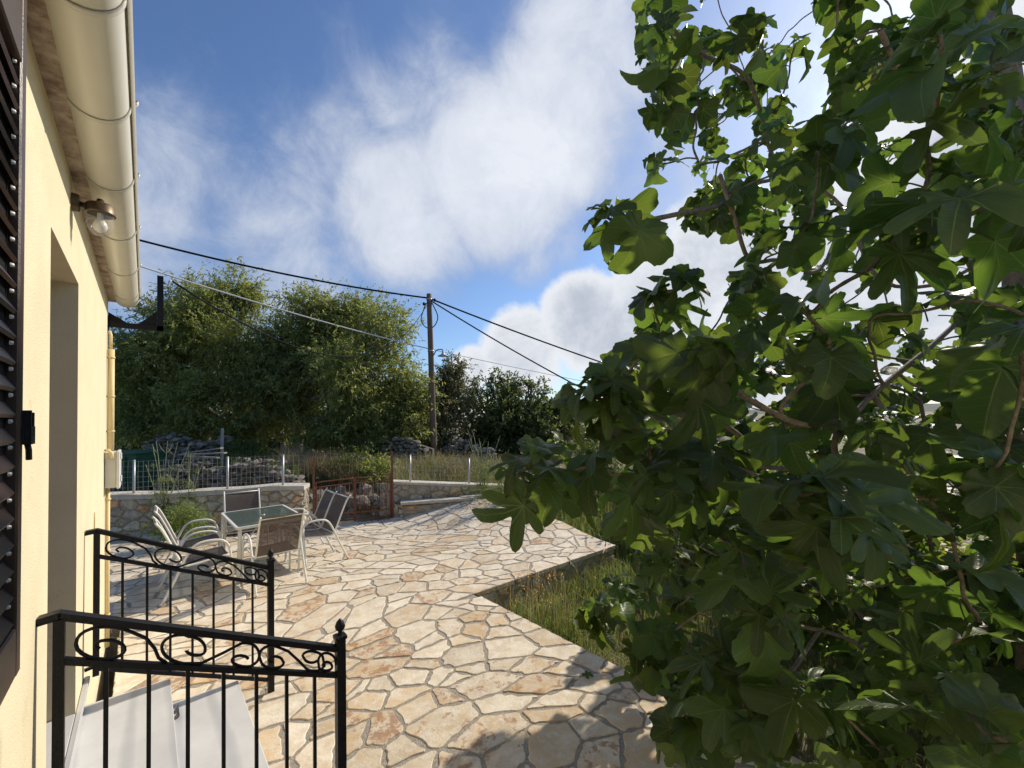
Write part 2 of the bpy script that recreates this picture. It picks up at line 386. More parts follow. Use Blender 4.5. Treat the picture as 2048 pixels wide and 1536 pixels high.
def mat_leaf(name, top, under, trans, vein=None, rough=0.5, tw=0.4, spec=0.4):
    """two-sided leaf: blade colour times the tint attribute, light shining through; optional palmate veins from the UVs"""
    ma, nt, b, out = mat_base(name); nd, lk = nt.nodes, nt.links
    Mn = lambda op, x, y=None, z=None, cl=False: math_node(nd, lk, op, x, y, z, cl)
    g = nd.new('ShaderNodeNewGeometry')
    mx = nd.new('ShaderNodeMix'); mx.data_type = 'RGBA'; lk.new(g.outputs['Backfacing'], mx.inputs[0])
    mx.inputs[6].default_value = (*top, 1); mx.inputs[7].default_value = (*under, 1)
    a = nd.new('ShaderNodeAttribute'); a.attribute_name = 'tint'
    col = mx.outputs[2]
    tr = nd.new('ShaderNodeBsdfTranslucent')
    def mul(c):
        m = nd.new('ShaderNodeMix'); m.data_type = 'RGBA'; m.blend_type = 'MULTIPLY'; m.inputs[0].default_value = 1
        if isinstance(c, tuple): m.inputs[6].default_value = (*c, 1)
        else: lk.new(c, m.inputs[6])
        lk.new(a.outputs['Color'], m.inputs[7]); return m.outputs[2]
    if vein:
        oi = nd.new('ShaderNodeObjectInfo')
        uv = nd.new('ShaderNodeUVMap'); sp = nd.new('ShaderNodeSeparateXYZ'); lk.new(uv.outputs[0], sp.inputs[0])
        x = Mn('ABSOLUTE', sp.outputs[0]); y = sp.outputs[1]
        acc = None
        for ang, wd in ((0, .011), (34, .008), (68, .007), (112, .006)):
            s_, c_ = math.sin(R(ang)), math.cos(R(ang))
            dist = Mn('ABSOLUTE', Mn('SUBTRACT', Mn('MULTIPLY', x, c_), Mn('MULTIPLY', y, s_)))
            al = Mn('ADD', Mn('MULTIPLY', x, s_), Mn('MULTIPLY', y, c_))
            w = Mn('MAXIMUM', Mn('SUBTRACT', wd*1.25, Mn('MULTIPLY', al, wd*.75)), .0025)
            k = Mn('SUBTRACT', 1, Mn('DIVIDE', dist, w), None, True)
            k = Mn('MULTIPLY', Mn('MULTIPLY', k, 3, None, True), Mn('GREATER_THAN', al, -0.01))
            acc = k if acc is None else Mn('MAXIMUM', acc, k)
        sec = Mn('ABSOLUTE', Mn('SUBTRACT', Mn('FRACT', Mn('MULTIPLY', Mn('SUBTRACT', y, Mn('MULTIPLY', x, .85)), 9.0)), .5))
        sec = Mn('MULTIPLY', Mn('SUBTRACT', 1, Mn('MULTIPLY', sec, 14), None, True), .42)
        acc = Mn('MAXIMUM', acc, sec)
        mv = nd.new('ShaderNodeMix'); mv.data_type = 'RGBA'; lk.new(acc, mv.inputs[0]); lk.new(mul(col), mv.inputs[6]); mv.inputs[7].default_value = (*vein, 1)
        tv = nd.new('ShaderNodeMix'); tv.data_type = 'RGBA'; lk.new(Mn('MULTIPLY', acc, .75), tv.inputs[0]); lk.new(mul(trans), tv.inputs[6]); tv.inputs[7].default_value = (0.30, 0.34, 0.08, 1)
        ns = nd.new('ShaderNodeTexNoise'); ns.inputs['Scale'].default_value = 9; ns.inputs['Detail'].default_value = 4; lk.new(uv.outputs[0], ns.inputs['Vector'])
        hv = nd.new('ShaderNodeHueSaturation'); lk.new(mv.outputs[2], hv.inputs['Color']); lk.new(Mn('MULTIPLY', Mn('ADD', .7, Mn('MULTIPLY', ns.outputs['Fac'], .6)), Mn('ADD', .62, Mn('MULTIPLY', oi.outputs['Random'], .8))), hv.inputs['Value'])
        n2 = nd.new('ShaderNodeTexNoise'); n2.inputs['Scale'].default_value = 5.5; n2.inputs['Detail'].default_value = 6; g2 = nd.new('ShaderNodeVectorMath'); g2.operation = 'ADD'
        cx = nd.new('ShaderNodeCombineXYZ'); lk.new(Mn('MULTIPLY', oi.outputs['Random'], 40), cx.inputs[2]); lk.new(uv.outputs[0], g2.inputs[0]); lk.new(cx.outputs[0], g2.inputs[1]); lk.new(g2.outputs[0], n2.inputs['Vector'])
        br_ = nd.new('ShaderNodeMapRange'); br_.inputs['From Min'].default_value = .66; br_.inputs['From Max'].default_value = .74; lk.new(n2.outputs['Fac'], br_.inputs['Value'])
        mb_ = nd.new('ShaderNodeMix'); mb_.data_type = 'RGBA'; lk.new(Mn('MULTIPLY', br_.outputs[0], .7), mb_.inputs[0]); lk.new(hv.outputs[0], mb_.inputs[6]); mb_.inputs[7].default_value = (.13, .085, .03, 1)
        lk.new(mb_.outputs[2], b.inputs['Base Color']); lk.new(tv.outputs[2], tr.inputs['Color'])
        bp = nd.new('ShaderNodeBump'); bp.inputs['Strength'].default_value = .5; bp.inputs['Distance'].default_value = .004
        lk.new(Mn('SUBTRACT', Mn('MULTIPLY', ns.outputs['Fac'], .7), acc), bp.inputs['Height']); lk.new(bp.outputs[0], b.inputs['Normal'])
    else:
        lk.new(mul(col), b.inputs['Base Color']); lk.new(mul(trans), tr.inputs['Color'])
    b.inputs['Roughness'].default_value = rough; b.inputs['Specular IOR Level'].default_value = spec
    ms = nd.new('ShaderNodeMixShader'); ms.inputs[0].default_value = tw
    lk.new(b.outputs[0], ms.inputs[1]); lk.new(tr.outputs[0], ms.inputs[2]); lk.new(ms.outputs[0], out.inputs[0])
    return ma
M['fig'] = mat_leaf('fig_leaf', (0.027, 0.060, 0.021), (0.050, 0.086, 0.034), (0.16, 0.27, 0.032), vein=(0.13, 0.19, 0.07), rough=0.40, tw=0.42)
M['almond'] = mat_leaf('almond_leaf', (0.19, 0.225, 0.085), (0.24, 0.265, 0.13), (0.40, 0.45, 0.10), rough=0.5, tw=0.45)
M['oakleaf'] = mat_leaf('oak_leaf', (0.15, 0.155, 0.075), (0.20, 0.20, 0.12), (0.22, 0.22, 0.08), rough=0.5, tw=0.2)
M['carob'] = mat_leaf('carob_leaf', (0.085, 0.115, 0.040), (0.13, 0.155, 0.07), (0.22, 0.27, 0.05), rough=0.45, tw=0.33)
M['shrub'] = mat_leaf('shrub_leaf', (0.10, 0.15, 0.045), (0.13, 0.17, 0.07), (0.2, 0.26, 0.05), rough=0.6, tw=0.35)
M['grass'] = mat_leaf('grass_blade', (0.13, 0.17, 0.05), (0.13, 0.17, 0.05), (0.2, 0.25, 0.06), rough=0.6, tw=0.35)
M['straw'] = mat_leaf('dry_grass', (0.44, 0.375, 0.23), (0.44, 0.375, 0.23), (0.40, 0.33, 0.18), rough=0.7, tw=0.3)
M['fennel'] = mat_leaf('fennel', (0.19, 0.24, 0.08), (0.19, 0.24, 0.08), (0.28, 0.33, 0.08), rough=0.6, tw=0.3)
M['stem'] = simple('fennel_stem', (0.30, 0.33, 0.17), (0.24, 0.28, 0.13), 0.6, 20)
def mat_glass(name, color, rough, bumps=0, alpha=0.5):
    ma, nt, b, out = mat_base(name); nd, lk = nt.nodes, nt.links
    b.inputs['Base Color'].default_value = (*color, 1); b.inputs['Roughness'].default_value = rough
    b.inputs['Specular IOR Level'].default_value = 0.6
    if bumps:
        g = nd.new('ShaderNodeNewGeometry'); v = nd.new('ShaderNodeTexVoronoi'); v.inputs['Scale'].default_value = bumps; lk.new(g.outputs['Position'], v.inputs['Vector'])
        bp = nd.new('ShaderNodeBump'); bp.inputs['Strength'].default_value = .35; bp.inputs['Distance'].default_value = .003
        lk.new(v.outputs['Distance'], bp.inputs['Height']); lk.new(bp.outputs[0], b.inputs['Normal'])
    t = nd.new('ShaderNodeBsdfTransparent'); t.inputs[0].default_value = (*[min(1, c*1.0+.62) for c in color], 1)
    ms = nd.new('ShaderNodeMixShader'); ms.inputs[0].default_value = alpha
    lk.new(b.outputs[0], ms.inputs[1]); lk.new(t.outputs[0], ms.inputs[2]); lk.new(ms.outputs[0], out.inputs[0])
    return ma
M['tableglass'] = mat_glass('rippled_glass', (0.13, 0.17, 0.15), 0.12, 55, 0.42)
M['lampglass'] = mat_glass('clear_glass', (0.5, 0.5, 0.5), 0.05, 0, 0.82)
M['lens'] = mat_glass('smoked_lens', (0.03, 0.022, 0.035), 0.12, 0, 0.08)
M['sling'] = mat_glass('brown_mesh_fabric', (0.105, 0.078, 0.066), 0.8, 0, 0.14)

# ------------------------------------------------------------------ terrain
def sstep(a, b, x):
    t = np.clip((np.asarray(x, float)-a)/(b-a), 0, 1); return t*t*(3-2*t)
FA, FB = np.array([-0.6, 11.3]), np.array([7.5, 7.75])           # line of the boundary wall at the back
_fd = (FB-FA)/np.linalg.norm(FB-FA); _fn = np.array([-_fd[1], _fd[0]])
def ground_z(x, y):
    x = np.asarray(x, float); y = np.asarray(y, float)
    s = (x-FA[0])*_fn[0]+(y-FA[1])*_fn[1]                          # metres beyond the boundary wall
    left = 1-sstep(2.0, 5.0, x)
    z = -0.42+sstep(-0.2, 1.6, s)*(0.46+0.28*left)+sstep(1.5, 9, s)*0.42*(1-sstep(7, 12, x)*0.8)
    z = z+0.10*np.sin(x*0.9+1.3)*np.sin(y*0.7)*sstep(0.5, 3, s)
    z = z+0.05*np.sin(x*1.7+0.4)*np.sin(y*1.3+1)*(1-sstep(-1, 0, s))*sstep(3.3, 4.5, x)
    z = z-sstep(10, 60, np.hypot(x-6, y))*1.5*(1-sstep(0, 6, s))
    return z
def ground():
    ax = np.unique(np.round(np.concatenate([-np.geomspace(14, 900, 22)[::-1], np.arange(-14, 26, .4), np.geomspace(26, 900, 22)]), 3))
    ay = np.unique(np.round(np.concatenate([-np.geomspace(8, 900, 22)[::-1], np.arange(-8, 28, .4), np.geomspace(28, 900, 22)]), 3))
    X, Y = np.meshgrid(ax, ay); Z = ground_z(X, Y)+rng.normal(0, .012, X.shape)*(np.abs(X) < 26)
    V = np.stack([X, Y, Z], -1).reshape(-1, 3); nx = len(ax)
    i = np.arange(len(ay)-1)[:, None]*nx+np.arange(nx-1)[None]; i = i.ravel()
    F = np.stack([i, i+1, i+nx+1, i+nx], 1)
    ma, nt, b, out = mat_base('dry_soil_and_grass'); nd, lk = nt.nodes, nt.links
    g = nd.new('ShaderNodeNewGeometry')
    def noise(s, dt=6):
        n = nd.new('ShaderNodeTexNoise'); n.inputs['Scale'].default_value = s; n.inputs['Detail'].default_value = dt; n.inputs['Roughness'].default_value = .65
        lk.new(g.outputs['Position'], n.inputs['Vector']); return n.outputs['Fac']
    r = nd.new('ShaderNodeValToRGB'); r.color_ramp.elements[0].position = .35; r.color_ramp.elements[1].position = .68
    r.color_ramp.elements[0].color = (0.11, 0.085, 0.05, 1); r.color_ramp.elements[1].color = (0.27, 0.215, 0.125, 1)
    e = r.color_ramp.elements.new(.5); e.color = (0.17, 0.155, 0.07, 1)
    lk.new(noise(1.1), r.inputs[0])
    m = nd.new('ShaderNodeMix'); m.data_type = 'RGBA'; lk.new(noise(26, 4), m.inputs[0]); lk.new(r.outputs[0], m.inputs[6]); m.inputs[7].default_value = (0.25, 0.21, 0.14, 1)
    lk.new(m.outputs[2], b.inputs['Base Color']); b.inputs['Roughness'].default_value = .95
    bp = nd.new('ShaderNodeBump'); bp.inputs['Distance'].default_value = .03; lk.new(noise(22, 8), bp.inputs['Height']); lk.new(bp.outputs[0], b.inputs['Normal'])
    o = link('ground', np_mesh('ground', V, F, ma, smooth=True)); tag(o, kind='structure')
ground()
def hills():
    n = 160; vs = []; fs = []
    for i in range(n):
        t = 2*math.pi*i/n
        h = 9+7*math.sin(3*t+1)+4*math.sin(7*t+.4)+2*math.sin(17*t)
        c, s = math.cos(t), math.sin(t)
        vs += [(620*c, 620*s, -14), (700*c, 700*s, max(h, 1)*.55-2), (860*c, 860*s, -14)]
    for i in range(n):
        j = (i+1) % n
        fs += [(3*i, 3*j, 3*j+1, 3*i+1), (3*i+1, 3*j+1, 3*j+2, 3*i+2)]
    b = MB(); b.add(vs, fs, True); tag(b.build('hills', M['hill']), kind='structure')
hills()

# ------------------------------------------------------------------ polygons
def clip_half(poly, n, c):
    """keep points with n.p <= c"""
    out = []; k = len(poly)
    for i in range(k):
        a = poly[i]; b = poly[(i+1) % k]
        da = n[0]*a[0]+n[1]*a[1]-c; db = n[0]*b[0]+n[1]*b[1]-c
        if da <= 0: out.append(a)
        if (da < 0) != (db < 0) and da != db:
            t = da/(da-db); out.append((a[0]+(b[0]-a[0])*t, a[1]+(b[1]-a[1])*t))
    return out
def area(p): return 0.5*sum(p[i][0]*p[(i+1) % len(p)][1]-p[(i+1) % len(p)][0]*p[i][1] for i in range(len(p)))
def relax_sites(n_try, inside, dmin, rs, lo, hi):
    pts = np.zeros((0, 2)); rad = []
    for _ in range(n_try):
        p = rs.uniform(lo, hi)
        if not inside(p): continue
        d = dmin(p)*rs.choice([.5, .8, 1.05, 1.35], p=[.25, .25, .28, .22])
        if len(pts):
            q = np.hypot(*(pts-p).T)
            if np.any(q < (d+np.array(rad))*.5): continue
        pts = np.vstack([pts, p]); rad.append(d)
    return pts, np.array(rad)
def in_poly(p, poly):
    x, y = p; c = False; k = len(poly)
    for i in range(k):
        x0, y0 = poly[i]; x1, y1 = poly[(i+1) % k]
        if (y0 > y) != (y1 > y) and x < (x1-x0)*(y-y0)/(y1-y0)+x0: c = not c
    return c
def cells(pts, rad, outline, gap, reach):
    """power diagram cells inset by gap; also the full cells"""
    res = []
    for i, p in enumerate(pts):
        d = np.hypot(*(pts-p).T); idx = np.argsort(d)[1:28]
        full = list(outline); ins = list(outline)
        for j in idx:
            if d[j] > reach: break
            nrm = (pts[j]-p)/d[j]
            h = (d[j]**2+(rad[i]**2-rad[j]**2)*.25)/(2*d[j])
            c = nrm@p+h
            full = clip_half(full, nrm, c); ins = clip_half(ins, nrm, c-gap*(.7+.8*rng.random()))
            if len(full) < 3 or len(ins) < 3: break
        if len(full) >= 3 and len(ins) >= 3 and area(ins) > .004: res.append((full, ins))
    return res
def rough_outline(poly, rs, amp=.012, seg=.11, cut=.16):
    """clip the corners a little and break the straight edges"""
    k = len(poly); q = []
    # drop very short edges
    P = [poly[i] for i in range(k) if math.dist(poly[i], poly[(i+1) % k]) > .012]
    k = len(P)
    if k < 3: return None
    for i in range(k):
        a = P[i]; b = P[(i+1) % k]; L = math.dist(a, b)
        c = min(cut, .018/L) if L > 0 else 0
        q.append((a[0]+(b[0]-a[0])*c, a[1]+(b[1]-a[1])*c))
        n = int(L/seg)
        nx, ny = (b[1]-a[1])/L, -(b[0]-a[0])/L
        for j in range(1, n+1):
            t = j/(n+1); w = -abs(rs.normal(0, amp)) if L > .1 else 0
            q.append((a[0]+(b[0]-a[0])*t+nx*w, a[1]+(b[1]-a[1])*t+ny*w))
        q.append((a[0]+(b[0]-a[0])*(1-c), a[1]+(b[1]-a[1])*(1-c)))
    return q
def slab_mesh(poly, topz, thick, edge, tint, zf=None):
    """slab with a chipped arris: V, faces"""
    n = len(poly); cx = sum(p[0] for p in poly)/n; cy = sum(p[1] for p in poly)/n
    V = []; zf = zf or (lambda x, y: 0)
    def ring(k, dz):
        for p in poly:
            dx, dy = p[0]-cx, p[1]-cy; L = math.hypot(dx, dy) or 1
            x, y = p[0]-dx/L*k, p[1]-dy/L*k
            V.append((x, y, zf(x, y)+topz+dz))
    ring(0, -thick); ring(0, -edge); ring(edge*1.4, 0)
    F = [tuple(range(2*n, 3*n))]
    for r in range(2):
        for i in range(n):
            j = (i+1) % n; F.append((r*n+i, r*n+j, (r+1)*n+j, (r+1)*n+i))
    return V, F

# ------------------------------------------------------------------ patio of crazy paving
XW = 0.04                                                     # face of the house wall
PATIO = [(XW+.10, -2.6), (3.335, -2.6), (3.335, 4.24), (6.11, 4.24), (6.36, 5.6), (6.10, 7.35), (5.65, 7.86), (4.38, 8.46), (2.80, 9.12), (2.72, 9.60), (0.1, 10.85), (-1.3, 11.5), (-1.3, 6.05), (XW+.10, 6.05)]
def patio_z(x, y):
    return 0.36*float(sstep(3.9, 6.3, x))*float(sstep(4.5, 8.0, y))
def edge_dist(p):
    best = 9.0
    for i in range(len(PATIO)):
        a, b = np.array(PATIO[i]), np.array(PATIO[(i+1) % len(PATIO)]); d = b-a
        t = np.clip(((np.array(p)-a)@d)/(d@d), 0, 1); best = min(best, float(np.linalg.norm(a+d*t-p)))
    return best
def build_patio():
    rs = np.random.default_rng(21)
    lo, hi = np.array([-1.3, -2.6]), np.array([6.4, 11.5])
    # stretch space a little so that the slabs come out longer than wide in changing directions
    an, kx = R(-14), 1.30; ca, sa = math.cos(an), math.sin(an)
    def wav(x, y): return (.16*math.sin(1.9*y+.7)+.09*math.sin(3.7*y-1.1*x), .16*math.sin(1.6*x+.3)+.09*math.sin(3.1*x+2.0*y))
    def fwd(p):
        w = wav(*p); x, y = p[0]+w[0], p[1]+w[1]; return ((ca*x+sa*y)/kx, (-sa*x+ca*y))
    def inv(q):
        u, v = q[0]*kx, q[1]; x0, y0 = ca*u-sa*v, sa*u+ca*v; x, y = x0, y0
        for _ in range(14):
            w = wav(x, y); x, y = .5*x+.5*(x0-w[0]), .5*y+.5*(y0-w[1])
        return (x, y)
    dense = []
    for i in range(len(PATIO)):
        a, c = PATIO[i], PATIO[(i+1) % len(PATIO)]; n = max(1, int(math.dist(a, c)/.15))
        dense += [(a[0]+(c[0]-a[0])*j/n, a[1]+(c[1]-a[1])*j/n) for j in range(n)]
    WP = [fwd(p) for p in dense]
    lo, hi = np.min(WP, 0), np.max(WP, 0)
    pts, rad = relax_sites(12000, lambda p: in_poly(p, WP), lambda p: .222, rs, lo, hi)
    pts = pts+rs.normal(0, .035, pts.shape)
    cs = [([inv(p) for p in f], [inv(p) for p in g]) for f, g in cells(pts, rad, WP, .0078, 1.1)]
    fixed = []
    for f, g in cs:                                  # slabs at the inner corner stay on their own side of it
        c = np.mean(g, 0)
        if math.hypot(c[0]-3.335, c[1]-4.24) < .9:
            if c[1] < 4.24: f, g = clip_half(f, (1, 0), 3.335), clip_half(g, (1, 0), 3.33)
            else: f, g = clip_half(f, (0, -1), -4.24), clip_half(g, (0, -1), -4.245)
            if len(f) < 3 or len(g) < 3: continue
        fixed.append((f, g))
    cs = fixed
    mv, mf = [], []
    out = []
    for full, ins in cs:
        b = len(mv); mv += [(x, y, patio_z(x, y)-.0035) for x, y in full]; mf.append(list(range(b, b+len(full))))
        per = sum(math.dist(ins[i], ins[(i+1) % len(ins)]) for i in range(len(ins)))
        if abs(area(ins))/per**2 < .013 or abs(area(ins)) < .004: continue
        q = rough_outline(ins, rs, .009, .055, .10)
        if q is not None: q = [p for p in q if in_poly(p, PATIO) or edge_dist(p) < .02]
        if q is None or len(q) < 3: continue
        c = np.mean(q, 0); dist = math.hypot(c[0]-CAM[0], c[1]-CAM[1])
        v = np.array([c[0], c[1], 0])-CAM; dep = v@FW
        px = 1024+CF*(v@RT)/dep if dep > .3 else -9999
        vis = dep > .3 and -80 < px < 1500 and not (c[0] < .1 and c[1] < 6) and dist > 2.2
        near = float(np.clip((6.5-dist)/4, 0, 1))
        pick = rs.random()
        t = (0, 0, rs.uniform(1.0, 1.14)) if pick < .40-.32*near else (rs.uniform(.15, .7)+.12*near, rs.uniform(0, .4)+.16*near, rs.uniform(.90, 1.08)) if pick < .84-.24*near else (rs.uniform(.4, .95), rs.uniform(.25, .72), rs.uniform(.90, 1.06))
        out.append((vis, abs(area(q))/(dist**2+1), q, t))
    gx = np.arange(-1.3, 6.4, .2); gy = np.arange(-2.6, 11.5, .2)
    for x in gx:                                     # unbroken bed below
        for y in gy:
            c4 = [(x, y), (x+.2, y), (x+.2, y+.2), (x, y+.2)]
            if all(in_poly(p, PATIO) for p in c4):
                b = len(mv); mv += [(p[0], p[1], patio_z(*p)-.0085) for p in c4]; mf.append([b, b+1, b+2, b+3])
    me = bpy.data.meshes.new('patio'); me.from_pydata(mv, [], mf); me.materials.append(M['mortar']); me.update()
    root = link('patio', me); tag(root, kind='structure')
    out.sort(key=lambda s: (-int(s[0]), -s[1]))
    rest_v, rest_f, rest_t = [], [], []
    for i, (vis, sz, q, t) in enumerate(out):
        V, F = slab_mesh(q, .001+rs.uniform(0, .0045), .058, .004, t, patio_z)
        if i < 298 and vis:
            me = bpy.data.meshes.new('paving_stone'); me.from_pydata(V, [], F); me.materials.append(M['paving'])
            a = me.attributes.new('tint', 'FLOAT_COLOR', 'POINT'); a.data.foreach_set('color', np.tile([*t, 1], len(V)).astype(np.float32))
            me.update(); link('paving_stone', me, root)
        else:
            b = len(rest_v); rest_v += V; rest_f += [[b+k for k in f] for f in F]; rest_t += [t]*len(V)
    if rest_v:
        me = bpy.data.meshes.new('small_paving_stones'); me.from_pydata(rest_v, [], rest_f); me.materials.append(M['paving'])
        a = me.attributes.new('tint', 'FLOAT_COLOR', 'POINT'); a.data.foreach_set('color', np.array([[*t, 1] for t in rest_t], np.float32).ravel())
        me.update(); tag(link('small_paving_stones', me, root), kind='stuff')
    # solid body below the paving
    b = MB()
    def side(p, q):
        n = 10
        for i in range(n):
            a = np.array(p)+(np.array(q)-np.array(p))*i/n; c = np.array(p)+(np.array(q)-np.array(p))*(i+1)/n
            b.add([(a[0], a[1], -.7), (c[0], c[1], -.7), (c[0], c[1], patio_z(*c)-.0105), (a[0], a[1], patio_z(*a)-.0105)], [(0, 1, 2, 3)])
    for i in range(len(PATIO)):
        if i not in (2, 3, 4): side(PATIO[i], PATIO[(i+1) % len(PATIO)])
    b.build('bedding', M['mortar'], root)
build_patio()

# ------------------------------------------------------------------ rubble walls
def rubble_face(root, p0, p1, z0f, z1f, rs, size=(.26, .17), gap=.012, bulge=.03, tone=(.75, 1.25), warm=.3, maxn=300):
    """stones set into the face p0->p1 (outward to the right-hand side of the direction)"""
    p0 = np.array(p0, float); p1 = np.array(p1, float); L = np.linalg.norm(p1-p0); d = (p1-p0)/L; nrm = np.array([d[1], -d[0]])
    k = size[0]/size[1]
    zlo = min(z0f(0), z0f(1)); zhi = max(z1f(0), z1f(1))
    # sample in a space where the stones are square
    ins = lambda p: z0f(p[0]/k/L) < p[1] < z1f(p[0]/k/L)
    # (the horizontal axis is squeezed by k)
    ins = lambda p: z0f(p[0]*k/L)+.02 < p[1] < z1f(p[0]*k/L)-.02
    pts, rad = relax_sites(2600, ins, lambda p: size[1]*1.05, rs, np.array([0, zlo]), np.array([L/k, zhi]))
    ol = [(i/8*L/k, z0f(i/8)) for i in range(9)]+[(i/8*L/k, z1f(i/8)) for i in range(8, -1, -1)]
    n = 0
    for full, inn in cells(pts, rad, ol, gap/2, size[1]*5):
        q = rough_outline([(x*k, y) for x, y in inn], rs, .008, .08, .22)
        if q is None or len(q) < 3: continue
        c = np.mean(q, 0); m = len(q); bl = rs.uniform(.4, 1)*bulge
        tilt = rs.normal(0, .06, 2); V = []
        for sc_, dep in ((1.0, -.03), (1.0, bl*.35), (.80, bl*.85), (.45, bl)):
            for x, y in q:
                dx, dy = (x-c[0])*sc_, (y-c[1])*sc_
                o = dep+(tilt[0]*dx+tilt[1]*dy)*(dep > 0)+(rs.normal(0, .004) if sc_ < 1 else 0)
                s = c[0]+dx; P = p0+d*s+nrm*o
                V.append((P[0], P[1], c[1]+dy))
        F = [tuple(range(3*m, 4*m))]
        for r in range(3):
            F += [(r*m+i, r*m+(i+1) % m, (r+1)*m+(i+1) % m, (r+1)*m+i) for i in range(m)]
        me = bpy.data.meshes.new('stone'); me.from_pydata([Vector(v)-root.location for v in V], [], F); me.materials.append(M['stone'])
        t = rs.uniform(*tone); w = rs.random()
        tt = (t*1.08, t*.96, t*.78) if w < warm*.6 else (t*1.2, t*.85, t*.6) if w < warm else (t, t*.99, t*.95)
        a = me.attributes.new('tint', 'FLOAT_COLOR', 'POINT'); a.data.foreach_set('color', np.tile([*tt, 1], len(V)).astype(np.float32))
        me.update(); link('stone', me, root); n += 1
    return n
def wall_core(root, p0, p1, thick, z0f, z1f, mat, name='core', out=0.0):
    p0 = np.array(p0, float); p1 = np.array(p1, float); L = np.linalg.norm(p1-p0); d = (p1-p0)/L; nrm = np.array([d[1], -d[0]])
    b = MB(root.location); n = 8
    for i in range(n):
        a, c = i/n, (i+1)/n
        A = p0+d*L*a; B = p0+d*L*c
        q = [A+nrm*out, B+nrm*out, B-nrm*thick, A-nrm*thick]
        zs0 = [z0f(a), z0f(c), z0f(c), z0f(a)]; zs1 = [z1f(a), z1f(c), z1f(c), z1f(a)]
        vs = [(*q[j], zs0[j]) for j in range(4)]+[(*q[j], zs1[j]) for j in range(4)]
        fs = [(3, 2, 1, 0), (4, 5, 6, 7), (0, 1, 5, 4), (2, 3, 7, 6)]
        if i == 0: fs.append((3, 0, 4, 7))
        if i == n-1: fs.append((1, 2, 6, 5))
        b.add(vs, fs)
    return b.build(name, mat, root)
def build_walls():
    rs = np.random.default_rng(5)
    # boundary wall from behind the house to the gate: rough stone, concrete coping
    p0, p1 = (-1.6, 11.85), (2.76, 9.36)
    root = thing('stone_wall', ((p0[0]+p1[0])/2, (p0[1]+p1[1])/2, 0), 'low rubble stone wall with concrete coping, between the house and the rusty gate', 'wall')
    top = lambda t: .66+.02*math.sin(t*9)+.03*t
    wall_core(root, p0, p1, .34, lambda t: -.45, top, M['wallmortar'])
    rubble_face(root, p0, p1, lambda t: -.03, top, rs, (.27, .17), .02, .045, (1.0, 1.75), .18)
    e = np.array(p1)+(np.array(p1)-np.array(p0))/np.linalg.norm(np.array(p1)-np.array(p0))*.0
    rubble_face(root, p1, (p1[0]+.17, p1[1]+.30), lambda t: -.03, lambda t: top(1), rs, (.22, .2), .015, .02, (.8, 1.2), .2)
    wall_core(root, p0, (p1[0]+.02, p1[1]-.01), .38, lambda t: top(t)-.001, lambda t: top(t)+.085+.012*math.sin(t*23), M['cap'], 'coping', .045)
    # boundary wall to the right of the gate, its top falling away
    p0, p1 = (4.36, 8.74), (6.75, 7.75)
    root = thing('stone_wall', ((p0[0]+p1[0])/2, (p0[1]+p1[1])/2, 0), 'low pale stone wall behind the raised planting bed, right of the rusty gate', 'wall')
    top = lambda t: .70-.26*t
    wall_core(root, p0, p1, .30, lambda t: -.5, top, M['wallmortar'])
    rubble_face(root, p0, p1, lambda t: .0, top, rs, (.25, .17), .015, .04, (.95, 1.6), .35)
    rubble_face(root, (p0[0]-.13, p0[1]+.28), p0, lambda t: -.02, lambda t: .70, rs, (.2, .2), .012, .02, (.9, 1.3), .2)
    wall_core(root, (p0[0]-.03, p0[1]+.01), p1, .33, lambda t: top(t)-.001, lambda t: top(t)+.05, M['cap'], 'coping', .03)
    # raised planting bed in front of it
    p0, p1 = (4.42, 8.36), (5.85, 7.70)
    root = thing('planting_bed', ((p0[0]+p1[0])/2, (p0[1]+p1[1])/2, 0), 'raised planting bed of squared stone blocks with pale coping and dead leaves', 'planter')
    wall_core(root, p0, p1, .22, lambda t: -.4, lambda t: .29, M['wallmortar'])
    rubble_face(root, p0, p1, lambda t: -.02, lambda t: .29, rs, (.34, .17), .02, .018, (.95, 1.3), .35)
    rubble_face(root, (p0[0]-.12, p0[1]+.27), p0, lambda t: -.02, lambda t: .29, rs, (.2, .16), .015, .02, (.9, 1.3), .3)
    wall_core(root, (p0[0]-.03, p0[1]+.02), p1, .24, lambda t: .2905, lambda t: .345, M['cap'], 'coping', .03)
    wall_core(root, (5.62, 7.98), (6.6, 7.62), .16, lambda t: .2, lambda t: .36, M['cap'], 'side_coping', .1)
    b = MB(root.location); b.add([(4.4, 8.3, .27), (6.3, 7.5, .27), (6.6, 7.82, .27), (4.5, 8.75, .27)], [(0, 1, 2, 3)]); b.build('soil', M['coir'], root)
    litter(root, [(4.5, 8.5), (6.1, 7.75), (6.3, 7.85), (4.7, 8.62)], .28, 500, rs)
    # retaining wall under the notch of the patio
    p0, p1 = (3.30, 4.272), (6.085, 4.272)
    root = thing('retaining_wall', (4.7, 4.22, -.4), 'low stone retaining wall under the patio edge above the weedy garden', 'wall')
    rubble_face(root, p0, p1, lambda t: -.62, lambda t: -.056, rs, (.22, .12), .02, .026, (.9, 1.5), .3)
    wall_core(root, p0, p1, .2, lambda t: -.7, lambda t: -.058, M['wallmortar'])
    q0, q1, q2 = (6.08, 4.262), (6.33, 5.6), (6.08, 7.33)
    for a, c in ((q0, q1), (q1, q2)):
        h1 = patio_z(*a)-.06; h2 = patio_z(*c)-.06
        rubble_face(root, a, c, lambda t: -.62, lambda t: h1+(h2-h1)*t, rs, (.22, .12), .02, .026, (.9, 1.5), .3)
        wall_core(root, a, c, .2, lambda t: -.7, lambda t: h1+(h2-h1)*t-.002, M['wallmortar'])
    # edge stones of the patio standing proud over that wall
    return
